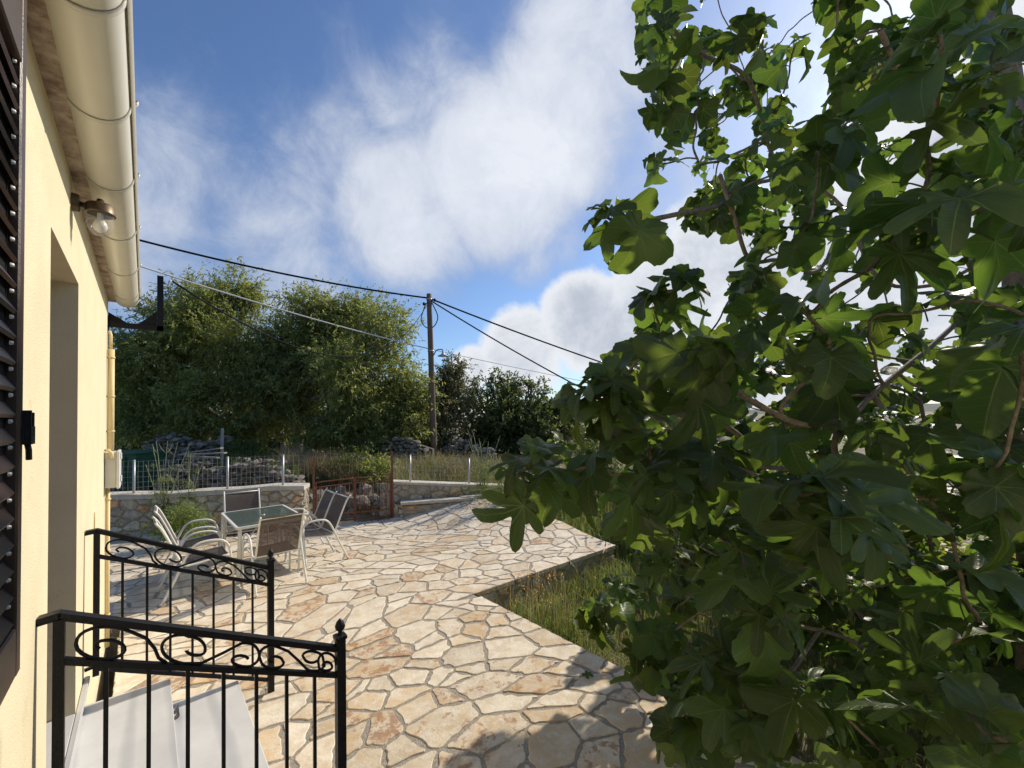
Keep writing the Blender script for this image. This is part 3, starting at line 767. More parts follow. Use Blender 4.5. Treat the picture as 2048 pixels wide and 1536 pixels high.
def litter(root, poly, z, n, rs, size=(.03, .06), name='dead_leaves'):
    P = []
    xs = [p[0] for p in poly]; ys = [p[1] for p in poly]
    while len(P) < n:
        p = (rs.uniform(min(xs), max(xs)), rs.uniform(min(ys), max(ys)))
        if in_poly(p, poly): P.append(p)
    P = np.array(P); zz = z+rs.uniform(0, .03, n) if np.isscalar(z) else z(P[:, 0], P[:, 1])+rs.uniform(0, .02, n)
    a = rs.uniform(0, 6.28, n); L = rs.uniform(*size, n); u = np.stack([np.cos(a), np.sin(a), rs.normal(0, .4, n)], 1); v = np.stack([-np.sin(a), np.cos(a), rs.normal(0, .4, n)], 1)
    c = np.column_stack([P, zz])-np.array(root.location if root else (0, 0, 0))
    V = np.stack([c-u*L[:, None], c+v*L[:, None]*.45, c+u*L[:, None], c-v*L[:, None]*.45], 1).reshape(-1, 3)
    V[:, 2] = np.maximum(V[:, 2], c[:, 2].min()-.01)
    F = np.arange(4*n).reshape(n, 4); t = np.repeat(rs.uniform(.5, 1.6, n), 4)[:, None]*np.array([1.0, .9, .8])
    o = link(name, np_mesh(name, V, F, M['litter'], tint=t), root); tag(o, kind='stuff'); return o
build_walls()
# dead leaves along the foot of the wall and blown under the chairs
o = litter(None, [(0.9, 9.6), (2.5, 8.95), (2.7, 9.25), (1.2, 10.05)], lambda x, y: np.full(len(x), .012), 420, np.random.default_rng(9), name='leaf_litter')
tag(o, 'brown dead leaves lying along the foot of the stone wall', 'leaves')

# ------------------------------------------------------------------ house
def build_house():
    Yc = 5.90; ZE = 3.34
    h = thing('house', (0, 2, 0), 'cream rendered house with a gutter, door recess and brown louvred shutter', 'house')
    off = h.location
    DY0, DY1, DZ, FL = 2.45, 3.38, 2.88, .52
    b = MB(off); D = .26
    b.box(XW-D, XW, -4.0, DY0, -.6, ZE); b.box(XW-D, XW, DY1, Yc, -.6, ZE); b.box(XW-D, XW, DY0, DY1, DZ, ZE); b.box(XW-D, XW, DY0, DY1, -.6, FL-.02)
    b.box(-5.5, XW-D, Yc-.26, Yc, -.6, ZE)                       # end wall
    b.build('wall', M['render'], h)
    b = MB(off); b.box(XW-D+.02, XW-D+.06, DY0+.004, DY1-.004, FL, DZ-.004)
    d = b.build('door', M['door'], h)
    for z0, z1 in ((.68, 1.5), (1.65, 2.72)):
        b = MB(off); b.bevel_box(XW-D+.061, XW-D+.075, DY0+.14, DY1-.14, z0, z1, .006); b.build('panel', M['door'], d)
    b = MB(off); b.tube([(XW-D+.06, DY0+.09, 1.55), (XW-D+.11, DY0+.09, 1.55), (XW-D+.11, DY0+.2, 1.55)], .009, 8); b.build('door_handle', M['brass'], d)
    # roof
    b = MB(off)
    ov = .075
    b.add([(XW+ov, -4, ZE+.03), (XW+ov, Yc+.08, ZE+.03), (-2.8, Yc+.08, ZE+1.0), (-2.8, -4, ZE+1.0), (XW-.27, -4, ZE+.001), (XW-.27, Yc+.08, ZE+.001), (XW+ov, -4, ZE+.001), (XW+ov, Yc+.08, ZE+.001)],
          [(0, 1, 2, 3), (4, 5, 7, 6), (6, 7, 1, 0), (5, 4, 3, 2), (5, 2, 1, 7)])
    b.add([(-2.8, -4, ZE+1.0), (-2.8, Yc+.08, ZE+1.0), (-5.7, Yc+.08, ZE+.03), (-5.7, -4, ZE+.03)], [(0, 1, 2, 3)])
    roof = b.build('roof', M['soffit'], h)
    # barrel tiles along the eave
    mt = MB(); n = 7; prof = []
    for r in (.085, .070):
        prof.append([(r*math.cos(math.pi*i/(n-1)), r*math.sin(math.pi*i/(n-1))) for i in range(n)])
    vs = []
    for (x, s) in ((0, 1.0), (-.42, .86)):
        for pr in prof:
            vs += [(x, a*s, c*s+(-x)*.34) for a, c in pr]
    fs = []
    for i in range(n-1):
        fs += [(i, i+1, 2*n+i+1, 2*n+i), (n+i+1, n+i, 3*n+i, 3*n+i+1), (i+1, i, n+i, n+i+1), (2*n+i, 2*n+i+1, 3*n+i+1, 3*n+i)]
    mt.add(vs, fs, True); me = mt.mesh('roof_tile', M['tile'])
    rs = random.Random(3); y = -.6
    while y < Yc+.05:
        o = link('roof_tile', me, roof); o.location = Vector((XW+.112+rs.uniform(-.012, .012), y, ZE+.034))-Vector(off); o.rotation_euler = (rs.uniform(-.05, .05), 0, rs.uniform(-.04, .04)); y += .172
    # ragged mortar under the tile ends
    # gutter: half round with rolled lip
    gx, gz, gr = .177, 3.395, .096
    b = MB(off); K = 15; vs = []; fs = []
    prof = [(gx-gr-.004, gz+.055), (gx-gr, gz)]+[(gx+gr*math.cos(math.pi+math.pi*i/K), gz+gr*math.sin(math.pi+math.pi*i/K)) for i in range(1, K+1)]+[(gx+gr+.004, gz+.012), (gx+gr+.016, gz+.016), (gx+gr+.018, gz+.002), (gx+gr+.006, gz-.006)]
    ys = [-1.2, 1.0, 2.6, 4.4, Yc+.07]
    for y in ys: vs += [(x, y, z) for x, z in prof]
    k = len(prof)
    for i in range(len(ys)-1):
        for j in range(k-1): fs.append((i*k+j, i*k+j+1, (i+1)*k+j+1, (i+1)*k+j))
    b.add(vs, fs, True); g = b.build('gutter', M['gutter'], h)
    b = MB(off); arc = [(gx+gr*math.cos(math.pi+math.pi*i/K), gz+gr*math.sin(math.pi+math.pi*i/K)) for i in range(K+1)]
    b.prism([(x, z) for x, z in arc], .012, 'Y', Yc+.062); b.build('end_cap', M['gutter'], g)
    for y in (1.16, 1.72, 2.32, 3.0, 3.8, 4.7, 5.6, .55):
        b = MB(off); vs = []; fs = []
        pr = [(gx-gr-.03, gz+.05), (gx-gr-.006, gz+.045)]+[(gx+(gr+.006)*math.cos(math.pi+math.pi*i/K), gz+(gr+.006)*math.sin(math.pi+math.pi*i/K)) for i in range(K+1)]+[(gx+gr+.022, gz+.012), (gx+gr+.028, gz+.026), (gx+gr+.018, gz+.03)]
        for yy in (y-.011, y+.011): vs += [(x, yy, z) for x, z in pr]
        for (sx) in (1,):
            for yy in (y-.011, y+.011): vs += [(x+(gx-x)*.04, yy, z+.003) for x, z in pr]
        n = len(pr)
        for j in range(n-1): fs += [(j, j+1, n+j+1, n+j), (j+1, j, 2*n+j, 2*n+j+1), (n+j, n+j+1, 3*n+j+1, 3*n+j)]
        b.add(vs, fs, True); b.build('bracket', M['gutter'], g)
    b = MB(off)
    for y in (1.72, 3.6):
        b.tube([(XW+.004, y, ZE-.035), (XW+.02, y, ZE+.0), (gx-gr, y-.03, ZE-.004), (gx-gr+.01, y-.03, gz+.02)], .005, 6)
    b.build('hook', M['gutter'], g)
    # louvred shutter folded back against the wall
    x0, x1, y0, y1, z0, z1 = XW+.025, .094, .70, 1.60, 1.50, 3.28
    st = .048
    b = MB(off); b.bevel_box(x0, x1, y1-st, y1, z0, z1, .004); sh = b.build('shutter', M['brown_alu'], h)
    b = MB(off); b.bevel_box(x0, x1, y0, y0+st, z0, z1, .004); b.build('stile', M['brown_alu'], sh)
    b = MB(off); b.bevel_box(x0, x1, y0+st, y1-st, 2.98, z1-.003, .004); b.build('top_rail', M['brown_alu'], sh)
    b = MB(off); b.bevel_box(x0, x1, y0+st, y1-st, z0+.003, z0+.12, .004); b.build('bottom_rail', M['brown_alu'], sh)
    b = MB(off); b.box(x0+.001, x0+.008, y0+st, y1-st, z0+.12, 2.98); b.build('back_panel', M['cable'], sh)
    me = None; z = z0+.15
    while z < 2.96:
        if me is None:
            b = MB(); L = y1-y0-2*st-.004
            b.add([(-.024, 0, .030), (-.020, 0, .036), (.0, 0, .016), (.022, 0, -.022), (.017, 0, -.030), (-.024, 0, .022)], [(0, 1, 2, 3, 4, 5)])
            b.add([(-.024, L, .030), (-.020, L, .036), (.0, L, .016), (.022, L, -.022), (.017, L, -.030), (-.024, L, .022)], [(5, 4, 3, 2, 1, 0)])
            n = 6
            b.f += [[i, n+i, n+(i+1) % n, (i+1) % n] for i in range(n)]; b.sm += [False]*n
            me = b.mesh('slat', M['brown_alu'])
        o = link('slat', me, sh); o.location = Vector((x1-.026, y0+st+.002, z))-Vector(off); z += .062
    b = MB(); b.lathe([(0, .007), (.004, .006), (.006, 0)], (0, 0, 0), 8, 'X'); me = b.mesh('slat_pin', M['galv']); z = z0+.15
    while z < 2.96:
        o = link('slat_pin', me, sh); o.location = Vector((x1-.014, y1-st-.012, z+.024))-Vector(off); z += .062
    # black latch on the wall side of the shutter edge
    b = MB(off-Vector((0, 0, .05))); X = x1+.006
    b.bar((X, y1+.012, 2.0), (X, y1+.012, 2.045), .052, .02, (1, 0, 0)); b.bar((X, y1-.004, 2.04), (X, y1-.004, 2.085), .013, .018, (1, 0, 0)); b.bar((X, y1+.03, 2.04), (X, y1+.03, 2.08), .012, .018, (1, 0, 0))
    b.tube([(X, y1+.014, 2.0), (X, y1+.03, 1.985), (X, y1+.034, 1.96)], .006, 6); b.tube([(XW, y1+.012, 2.02), (X, y1+.012, 2.02)], .008, 6)
    b.build('latch', M['black_iron'], sh)
    return h
house = build_house()

def build_wall_fittings():
    # lantern beside the door
    y, z = 3.06, 3.19
    t = thing('wall_lamp', (XW, y, z), 'aged brass bulkhead lamp with a clear glass dome on the cream wall', 'lamp')
    o = t.location; cx = XW+.105
    b = MB(o); b.lathe([(0, .03), (.038, .03), (.042, .025), (.045, .0), (.045, -.002)][::-1], (XW, y, z+.03), 20, 'X'); b.build('wall_plate', M['brass'], t)
    b = MB(o); b.tube([(XW+.025, y, z+.03), (XW+.05, y, z+.022), (cx-.05, y, z+.022)], [.013, .012, .016], 10); b.build('arm', M['brass'], t)
    b = MB(o); b.lathe([(0, .075), (.014, .073), (.017, .055), (.028, .05), (.048, .046), (.058, .038), (.060, .0), (.062, -.006), (.058, -.008), (.05, -.006)], (cx, y, z), 24); b.build('cap', M['brass'], t)
    b = MB(o); b.lathe([(.052, -.006), (.053, -.05), (.047, -.085), (.032, -.108), (.012, -.118), (0, -.12)], (cx, y, z), 24); b.build('glass_dome', M['lampglass'], t)
    b = MB(o); b.lathe([(.012, 0), (.014, -.03), (.026, -.05), (.030, -.068), (.024, -.088), (.010, -.098), (0, -.1)], (cx, y, z), 16); b.build('bulb', M['bulb'], t)
    # electricity meter box near the corner
    y0, y1, z0, z1 = 5.44, 5.70, 1.50, 1.83
    t = thing('meter_box', (XW, 5.57, 1.5), 'grey plastic electricity meter box on the corner of the cream wall', 'meter box')
    o = t.location
    b = MB(o); b.bevel_box(XW+.003, XW+.085, y0, y1, z0, z1, .006); b.build('box_body', M['box'], t)
    b = MB(o); b.bevel_box(XW+.0855, XW+.11, y0-.012, y1+.012, z0-.01, z1+.01, .006); b.build('lid', M['boxlid'], t)
    for zz in (z0+.05, z1-.07):
        b = MB(o); b.bevel_box(XW+.1105, XW+.122, y0+.02, y0+.06, zz, zz+.06, .004); b.build('lid_catch', M['boxlid'], t)
    b = MB(o); b.lathe([(.012, .004), (.017, .004), (.018, 0)], (XW+.045, y0-.001, z0+.05), 16, 'Y'); b.build('knockout', M['box'], t)
    b = MB(o); b.tube([(XW+.01, y0+.03, z1+.02), (XW+.03, y0-.01, z1+.02), (XW+.055, y0-.04, z1-.01), (XW+.055, y0-.03, z1-.05), (XW+.04, y0+.0, z1-.05)], .013, 8); b.build('cable_entry', M['conduit'], t)
    # conduit
    t = thing('conduit', (XW+.03, 5.72, 1.84), 'cream plastic cable conduit rising above the meter box', 'conduit')
    o = t.location
    b = MB(o); b.tube([(XW+.032, 5.72, 1.835), (XW+.032, 5.72, 2.82)], .026, 12); b.build('pipe', M['conduit'], t)
    b = MB(o); b.tube([(XW+.03, 5.72, 2.82), (XW+.03, 5.72, 2.96), (XW+.02, 5.74, 3.0)], .012, 8); b.build('inner_pipe', M['conduit'], t)
    for z in (2.02, 2.36, 2.74):
        b = MB(o); b.lathe([(.027, -.008), (.031, -.008), (.031, .008), (.027, .008)], (XW+.032, 5.72, z), 12); b.build('clip', M['conduit'], t)
    t = thing('lower_conduit', (XW+.03, 5.60, .02), 'thin cream conduit running down from the meter box to the paving', 'conduit'); o = t.location
    b = MB(o); b.tube([(XW+.02, 5.60, .0), (XW+.02, 5.60, 1.49)], .017, 10); b.build('pipe', M['conduit'], t)
    for z in (.3, .9, 1.38):
        b = MB(o); b.lathe([(.018, -.008), (.023, -.008), (.023, .008), (.018, .008)], (XW+.02, 5.60, z), 12); b.build('clip', M['conduit'], t)
    # thin cable down the wall
    b = MB(); b.tube([(XW+.006, 4.42, .5), (XW+.006, 4.42, 1.4), (XW+.006, 4.44, 1.44)], .005, 6)
    tag(b.build('wall_cable', M['conduit']), 'thin cream cable fixed to the wall beside the far railing', 'cable')
    # steel cable bracket
    y, z = 5.86, 3.09
    t = thing('cable_bracket', (XW, y, z), 'black steel bracket holding the service cable out from the house corner', 'bracket'); o = t.location
    b = MB(o); b.bar((XW-.02, y, z), (.47, y, z), .055, .05); b.build('arm', M['black_iron'], t)
    b = MB(o); b.bar((.445, y, z-.025), (.445, y, z+.56), .055, .052); b.build('upright', M['black_iron'], t)
    b = MB(o); b.prism([(.418, z+.02), (.418, z+.18), (.26, z+.02)], .012, 'Y', y-.006); b.build('gusset', M['black_iron'], t)
    b = MB(o); b.prism([(XW+.003, z+.02), (.20, z+.02), (XW+.003, z+.12)], .012, 'Y', y-.006); b.build('gusset', M['black_iron'], t)
    b = MB(o); b.bar((XW+.004, y-.05, z), (XW+.004, y+.05, z), .008, .16); b.build('wall_plate', M['black_iron'], t)
    b = MB(o); b.tube([(.47, y, z+.5), (.51, y, z+.48), (.52, y-.02, z+.52), (.54, y, z+.53)], .008, 6); b.build('hook', M['galv'], t)
build_wall_fittings()

# ------------------------------------------------------------------ steps and railings
def build_steps():
    Y0, Y1 = 2.06, 3.82
    t = thing('entrance_steps', (.4, 2.9, 0), 'white marble entrance steps leading from the door recess to the paving', 'steps'); o = t.location
    data = [(.52, -.2, .068), (.343, .03, .462), (.17, .44, .857)]
    b = MB(o)
    b.box(XW+.001, .045, Y0+.02, Y1-.015, 0.0, .485); b.box(.0455, .435, Y0+.02, Y1-.015, 0.0, .308); b.box(.436, .83, Y0+.02, Y1-.015, 0.0, .137)
    b.build('riser_block', M['marble_side'], t)
    for k, (z, xa, xb) in enumerate(data):
        b = MB(o)
        if k == 0:
            b.bevel_box(XW+.002, xb, Y0, Y1, z-.032, z, .004); b.bevel_box(XW-.2, XW+.0015, 2.452, 3.378, z-.032, z-.001, .003)
        else: b.bevel_box(xa+.0 if k == 1 else .44, xb, Y0, Y1, z-.032, z, .004)
        b.build('tread', M['marble'], t)
build_steps()

def railing(y, label, xs=(.095, 1.072), zr=(1.425, .955)):
    t = thing('stair_railing', (xs[1], y, 0), label, 'railing', 'wrought iron stair railings'); o = t.location
    x0, x1 = xs; L = x1-x0
    zt = lambda x: zr[0]+(zr[1]-zr[0])*(x-x0)/L
    zm = lambda x: zt(x)-.165+.03*(x-x0)/L
    I = M['black_iron']
    b = MB(o); b.bar((x1, y, .0), (x1, y, 1.0), .042, .042); b.build('post', I, t)
    b = MB(o); b.bevel_box(x1-.028, x1+.028, y-.028, y+.028, 1.0, 1.022, .004); b.build('post_cap', I, t)
    b = MB(o); b.lathe([(.012, 1.022), (.012, 1.03), (.008, 1.036), (.022, 1.05), (.025, 1.064), (.017, 1.085), (.006, 1.098), (0, 1.102)], (x1, y, 0), 12); b.build('finial', I, t)
    b = MB(o); b.bar((x0, y, zt(x0)), (x1-.018, y, zt(x1-.018)), .042, .016); b.bar((x0, y, zt(x0)-.014), (x1-.02, y, zt(x1-.02)-.014), .024, .014); b.build('handrail', I, t)
    b = MB(o); b.bar((XW+.004, y, zr[0]-.006), (x0+.004, y, zr[0]+.001), .042, .016); b.bar((XW-.0, y, zr[0]-.02), (x0+.004, y, zr[0]-.013), .024, .014); b.build('rail_end', I, t)
    b = MB(o); b.bar((x0, y, zm(x0)), (x1-.018, y, zm(x1-.018)), .024, .022); b.build('lower_rail', I, t)
    b = MB(o); b.bar((x0, y, .515), (x0, y, zt(x0)-.02), .03, .03); b.build('upright', I, t)
    base = lambda x: .515 if x < .09 else .343 if x < .44 else .17 if x < .84 else 0.0
    zb = lambda x: max(base(x)+.001, zm(x)-.78) 
    b = MB(o); b.bar((x0, y, zm(x0)-.70), (x1-.018, y, zm(x1)-.72), .024, .022); b.build('bottom_rail', I, t)
    b = MB(o); b.bar((XW+.004, y, .565), (x0, y, .575), .022, .016); b.build('wall_tie', I, t)
    for i in range(7):
        x = x0+L*(i+1)/8
        b = MB(o); b.bar((x, y, zm(x)-.012), (x, y, zm(x)-.705), .014, .014); b.build('baluster', I, t)
    # scroll work between the two rails
    def P(s, q):
        x = x0+.014+s*(L-.034); a, c = zm(x)+.013, zt(x)-.024
        return (x, y, a+(c-a)*q)
    def arc(cx, cq, rx, rq, a0, a1, n=14, shrink=1.0):
        out = []
        for i in range(n+1):
            f = i/n; a = R(a0+(a1-a0)*f); k = 1+(shrink-1)*f
            out.append((cx+rx*k*math.cos(a), cq+rq*k*math.sin(a)))
        return out
    scr = [
        # curl beside the upright, over the top and down
        arc(.115, .37, .085, .30, 170, -150, 6, .9)[:0]+[(.095, .30)]+arc(.125, .34, .045, .24, 170, -10, 8)+arc(.10, .36, .07, .36, -20, -180, 8)+arc(.135, .40, .105, .58, 180, 62, 9)+[(.235, .75), (.262, .45), (.275, .15), (.30, .0)],
        # second: curl, over, down, long diagonal rising, curl
        [(.375, .46)]+arc(.40, .52, .035, .20, 200, 350, 7)+arc(.385, .58, .05, .38, -10, 100, 8)+arc(.37, .50, .085, .50, 95, 262, 12)+[(.42, .05), (.50, .48), (.55, .78), (.575, .93)]+arc(.60, .52, .045, .44, 95, -70, 10)+arc(.585, .24, .05, .22, -60, -250, 9)+[(.59, .42), (.60, .34)],
        # third: curl, over the top, diagonal falling, curl
        [(.70, .30)]+arc(.715, .36, .03, .17, 200, 0, 7)+arc(.70, .30, .05, .28, 0, -150, 8)+arc(.705, .5, .06, .46, 205, 70, 9)+[(.77, .80), (.82, .40), (.85, .12)]+arc(.885, .36, .055, .36, 245, 380, 10)+arc(.885, .62, .05, .30, 20, 170, 8)+arc(.875, .58, .032, .2, 190, 340, 6),
        # small curl against the post
        [(.945, .28)]+arc(.955, .32, .022, .16, 200, 10, 6)+arc(.945, .27, .035, .22, 0, -160, 7)+arc(.955, .45, .045, .46, 200, 30, 9)+[(1.0, .35)],
    ]
    for s in scr:
        pts = [P(max(0.0, min(1, a)), q) for a, q in s]
        b = MB(o); b.tube(pts, .0062, 6); b.build('scroll', I, t)
    return t
railing(3.80, 'black wrought iron stair railing on the far side of the marble steps')
railing(2.23, 'black wrought iron stair railing on the window side of the marble steps')

def build_small():
    c = at_z(354, 1426, .19)
    t = thing('sunglasses', (c[0], c[1], .171), 'dark sunglasses lying on the lowest marble step', 'sunglasses')
    for sgn in (-1, 1):
        rim = [(.006*math.cos(2*u), sgn*.036+.029*math.cos(u), .026+.023*math.sin(u)) for u in np.linspace(0, 2*math.pi, 21)]
        rim = [(x+.5*(z-.026), y, .026+(z-.026)*.86) for x, y, z in rim]
        b = MB(); b.tube(rim, .0028, 6, False); r = b.build('rim', M['rubber'], t)
        b = MB(); b.add([(x-.001, y, z) for x, y, z in rim[:-1]], [tuple(range(20))]); b.build('lens', M['lens'], r)
        b = MB(); b.tube([(-.002, sgn*.066, .034), (-.03, sgn*.070, .034), (-.045, sgn*.07, .018), (-.05, sgn*.068, .004)], .0025, 6); b.build('temple', M['rubber'], t)
    b = MB(); b.tube([(.004, -.008, .032), (.006, 0, .036), (.004, .008, .032)], .0026, 6); b.build('bridge', M['rubber'], t)
    t = thing('doormat', (-.0, 2.62, .521), 'brown coir doormat on the marble landing at the door recess', 'doormat')
    b = MB(); b.bevel_box(-.14, .045, -.22, .22, 0, .018, .006); b.build('mat', M['coir'], t)
build_small()

# ------------------------------------------------------------------ garden furniture
def smooth_path(pts, n=6):
    """Catmull-Rom through the points"""
    P = [Vector(p) for p in pts]; P = [P[0]*2-P[1]]+P+[P[-1]*2-P[-2]]; out = []
    for i in range(1, len(P)-2):
        for j in range(n):
            t = j/n; a, b, c, d = P[i-1], P[i], P[i+1], P[i+2]
            out.append(.5*((2*b)+(c-a)*t+(2*a-5*b+4*c-d)*t*t+(3*b-a-3*c+d)*t**3))
    out.append(P[-2]); return out
def make_chair():
    t = thing('patio_chair', (0, 0, 0), 'x', 'chair', 'patio chairs around the table')
    W = M['white_metal']
    prof = smooth_path([(0, .27, .425), (0, .10, .408), (0, -.10, .385), (0, -.185, .395), (0, -.235, .47), (0, -.32, .68), (0, -.40, .86), (0, -.455, .935)], 4)
    for s in (-1, 1):
        b = MB(); b.tube([(s*.245, p.y, p.z) for p in prof], .012, 8); b.build('side_rail', W, t)
        arm = smooth_path([(s*.285, .30, 0), (s*.285, .285, .30), (s*.285, .255, .53), (s*.285, .18, .625), (s*.285, .03, .645), (s*.285, -.09, .615), (s*.285, -.17, .50), (s*.285, -.28, .25), (s*.285, -.40, 0)], 4)
        b = MB(); b.tube(arm, .0135, 8); b.build('arm_and_leg', W, t)
        b = MB(); b.tube([(s*.283, -.40, .0), (s*.283, -.40, .025)], .017, 8); b.tube([(s*.283, .30, .0), (s*.283, .30, .025)], .017, 8); b.build('foot_caps', M['boxlid'], t)
    b = MB(); b.tube([(-.285, .262, .40), (.285, .262, .40)], .010, 8); b.build('stretcher', W, t)
    b = MB(); b.tube([(-.285, -.205, .405), (.285, -.205, .405)], .010, 8); b.build('stretcher', W, t)
    b = MB(); b.tube([(-.245, -.43, .905), (.245, -.43, .905)], .010, 8); b.build('top_bar', W, t)
    vs = []; fs = []; m = 5
    for p in prof:
        for j in range(m):
            u = j/(m-1)*2-1; vs.append((u*.238, p.y, p.z-.016*(1-u*u)+.003))
    for i in range(len(prof)-1):
        for j in range(m-1): fs.append((i*m+j, i*m+j+1, (i+1)*m+j+1, (i+1)*m+j))
    b = MB(); b.add(vs, fs, True); b.build('sling', M['sling'], t)
    return t
def build_furniture():
    ch = make_chair()
    # (x, y, heading of the front, label)
    spots = [(1.60, 6.33, 0.05, 'white chair with brown mesh sling at the table end toward the stair railing'),
             (1.53, 7.98, math.pi-.06, 'white chair with brown mesh sling at the table end toward the stone wall'),
             (2.24, 6.84, math.pi/2+.06, 'white chair with brown mesh sling on the open paving side, toward the stair railing'),
             (2.22, 7.36, math.pi/2-.02, 'white chair with brown mesh sling on the open paving side, toward the rusty gate'),
             (.86, 6.68, -math.pi/2+.04, 'white chair with brown mesh sling on the house side, toward the stair railing'),
             (.88, 7.54, -math.pi/2-.03, 'white chair with brown mesh sling on the house side, toward the fennel')]
    for i, (x, y, a, lab) in enumerate(spots):
        o = ch if i == 0 else copy_tree(ch)
        o.location = (x, y, .009); o.rotation_euler = (0, 0, a); o['label'] = lab
    t = thing('patio_table', (1.64, 7.2, .009), 'white metal garden table with a rippled glass top among the patio chairs', 'table', rz=.02)
    W = M['white_metal']; hx, hy, z = .43, .63, .71
    def rr(hx, hy, r, n=5):
        out = []
        for (cx, cy, a) in ((hx-r, hy-r, 0), (-hx+r, hy-r, 90), (-hx+r, -hy+r, 180), (hx-r, -hy+r, 270)):
            out += [(cx+r*math.cos(R(a+90*i/n)), cy+r*math.sin(R(a+90*i/n))) for i in range(n+1)]
        return out
    a_, b_ = rr(hx, hy, .05), rr(hx-.03, hy-.03, .03); n = len(a_)
    vs = [(x, y, z-.028) for x, y in a_]+[(x, y, z+.002) for x, y in a_]+[(x, y, z+.002) for x, y in b_]+[(x, y, z-.028) for x, y in b_]
    fs = []
    for k in range(4):
        for i in range(n): fs.append((k*n+i, k*n+(i+1) % n, ((k+1) % 4)*n+(i+1) % n, ((k+1) % 4)*n+i))
    b = MB(); b.add(vs, fs); b.build('top_frame', W, t)
    b = MB(); b.prism(rr(hx-.031, hy-.031, .03), .006, 'Z', z-.006); g = b.build('glass_top', M['tableglass'], t)
    b = MB(); b.lathe([(.022, .0), (.034, .0), (.036, .005), (.022, .007)], (0, 0, z+.0005), 18); b.build('parasol_ring', M['boxlid'], g)
    for sx in (-1, 1):
        for sy in (-1, 1):
            b = MB(); b.tube(smooth_path([(sx*(hx-.05), sy*(hy-.05), z-.028), (sx*(hx-.045), sy*(hy-.045), .4), (sx*(hx-.02), sy*(hy-.02), 0)], 4), .024, 10); b.build('leg', W, t)
        b = MB(); b.bar((sx*(hx-.05), -hy+.05, z-.045), (sx*(hx-.05), hy-.05, z-.045), .02, .03); b.build('apron_rail', W, t)
    for sx, sy in ((-1, -1), (1, -1)):
        b = MB(); b.tube([(sx*(hx-.05), -hy+.05, .40), (0, 0, z-.06), ], .010, 6); b.build('brace', W, t)
        b = MB(); b.tube([(sx*(hx-.05), hy-.05, .40), (0, 0, z-.06), ], .010, 6); b.build('brace', W, t)
build_furniture()

# ------------------------------------------------------------------ fence, gate
def fence(name_label, pts_xy, zf, h, post_at, group):
    """wire mesh fence along pts_xy; posts at the listed parameters"""
    A = np.array(pts_xy[0], float); B = np.array(pts_xy[1], float); L = np.linalg.norm(B-A)
    t = thing('wire_fence', (*(A+B)/2, zf(.5)), name_label, 'fence', group); o = t.location
    at = lambda s: A+(B-A)*s
    for s in post_at:
        p = at(s); b = MB(o); b.tube([(*p, zf(s)-.15), (*p, zf(s)+h)], .022, 10); po = b.build('post', M['galv'], t)
        b = MB(o); b.lathe([(.023, -.004), (.024, .004), (.015, .012), (0, .014)], (*p, zf(s)+h), 10); b.build('post_cap', M['galv'], po)
    ss = sorted(set([0.0, 1.0]+list(post_at)))
    for a, c in zip(ss[:-1], ss[1:]):
        b = MB(o); n = max(2, int((c-a)*L/.082)); off = np.array([(B-A)[1], -(B-A)[0]])/L*.024
        for i in range(n+1):
            s = a+(c-a)*i/n; p = at(s)+off; q = rng.normal(0, .006, 2)
            b.tube([(p[0], p[1], zf(s)+.02), (p[0]+q[0], p[1]+q[1], zf(s)+h*.5), (p[0], p[1], zf(s)+h-.01)], .0021, 4, False)
        k = int(h/.095)
        for j in range(k+1):
            z = .02+(h-.03)*j/k; pts = []
            for i in range(7):
                s = a+(c-a)*i/6; p = at(s)+off*1.2; pts.append((p[0], p[1], zf(s)+z+rng.normal(0, .004)))
            b.tube(pts, .0021, 4, False)
        b.build('wire_mesh', M['wire'], t)
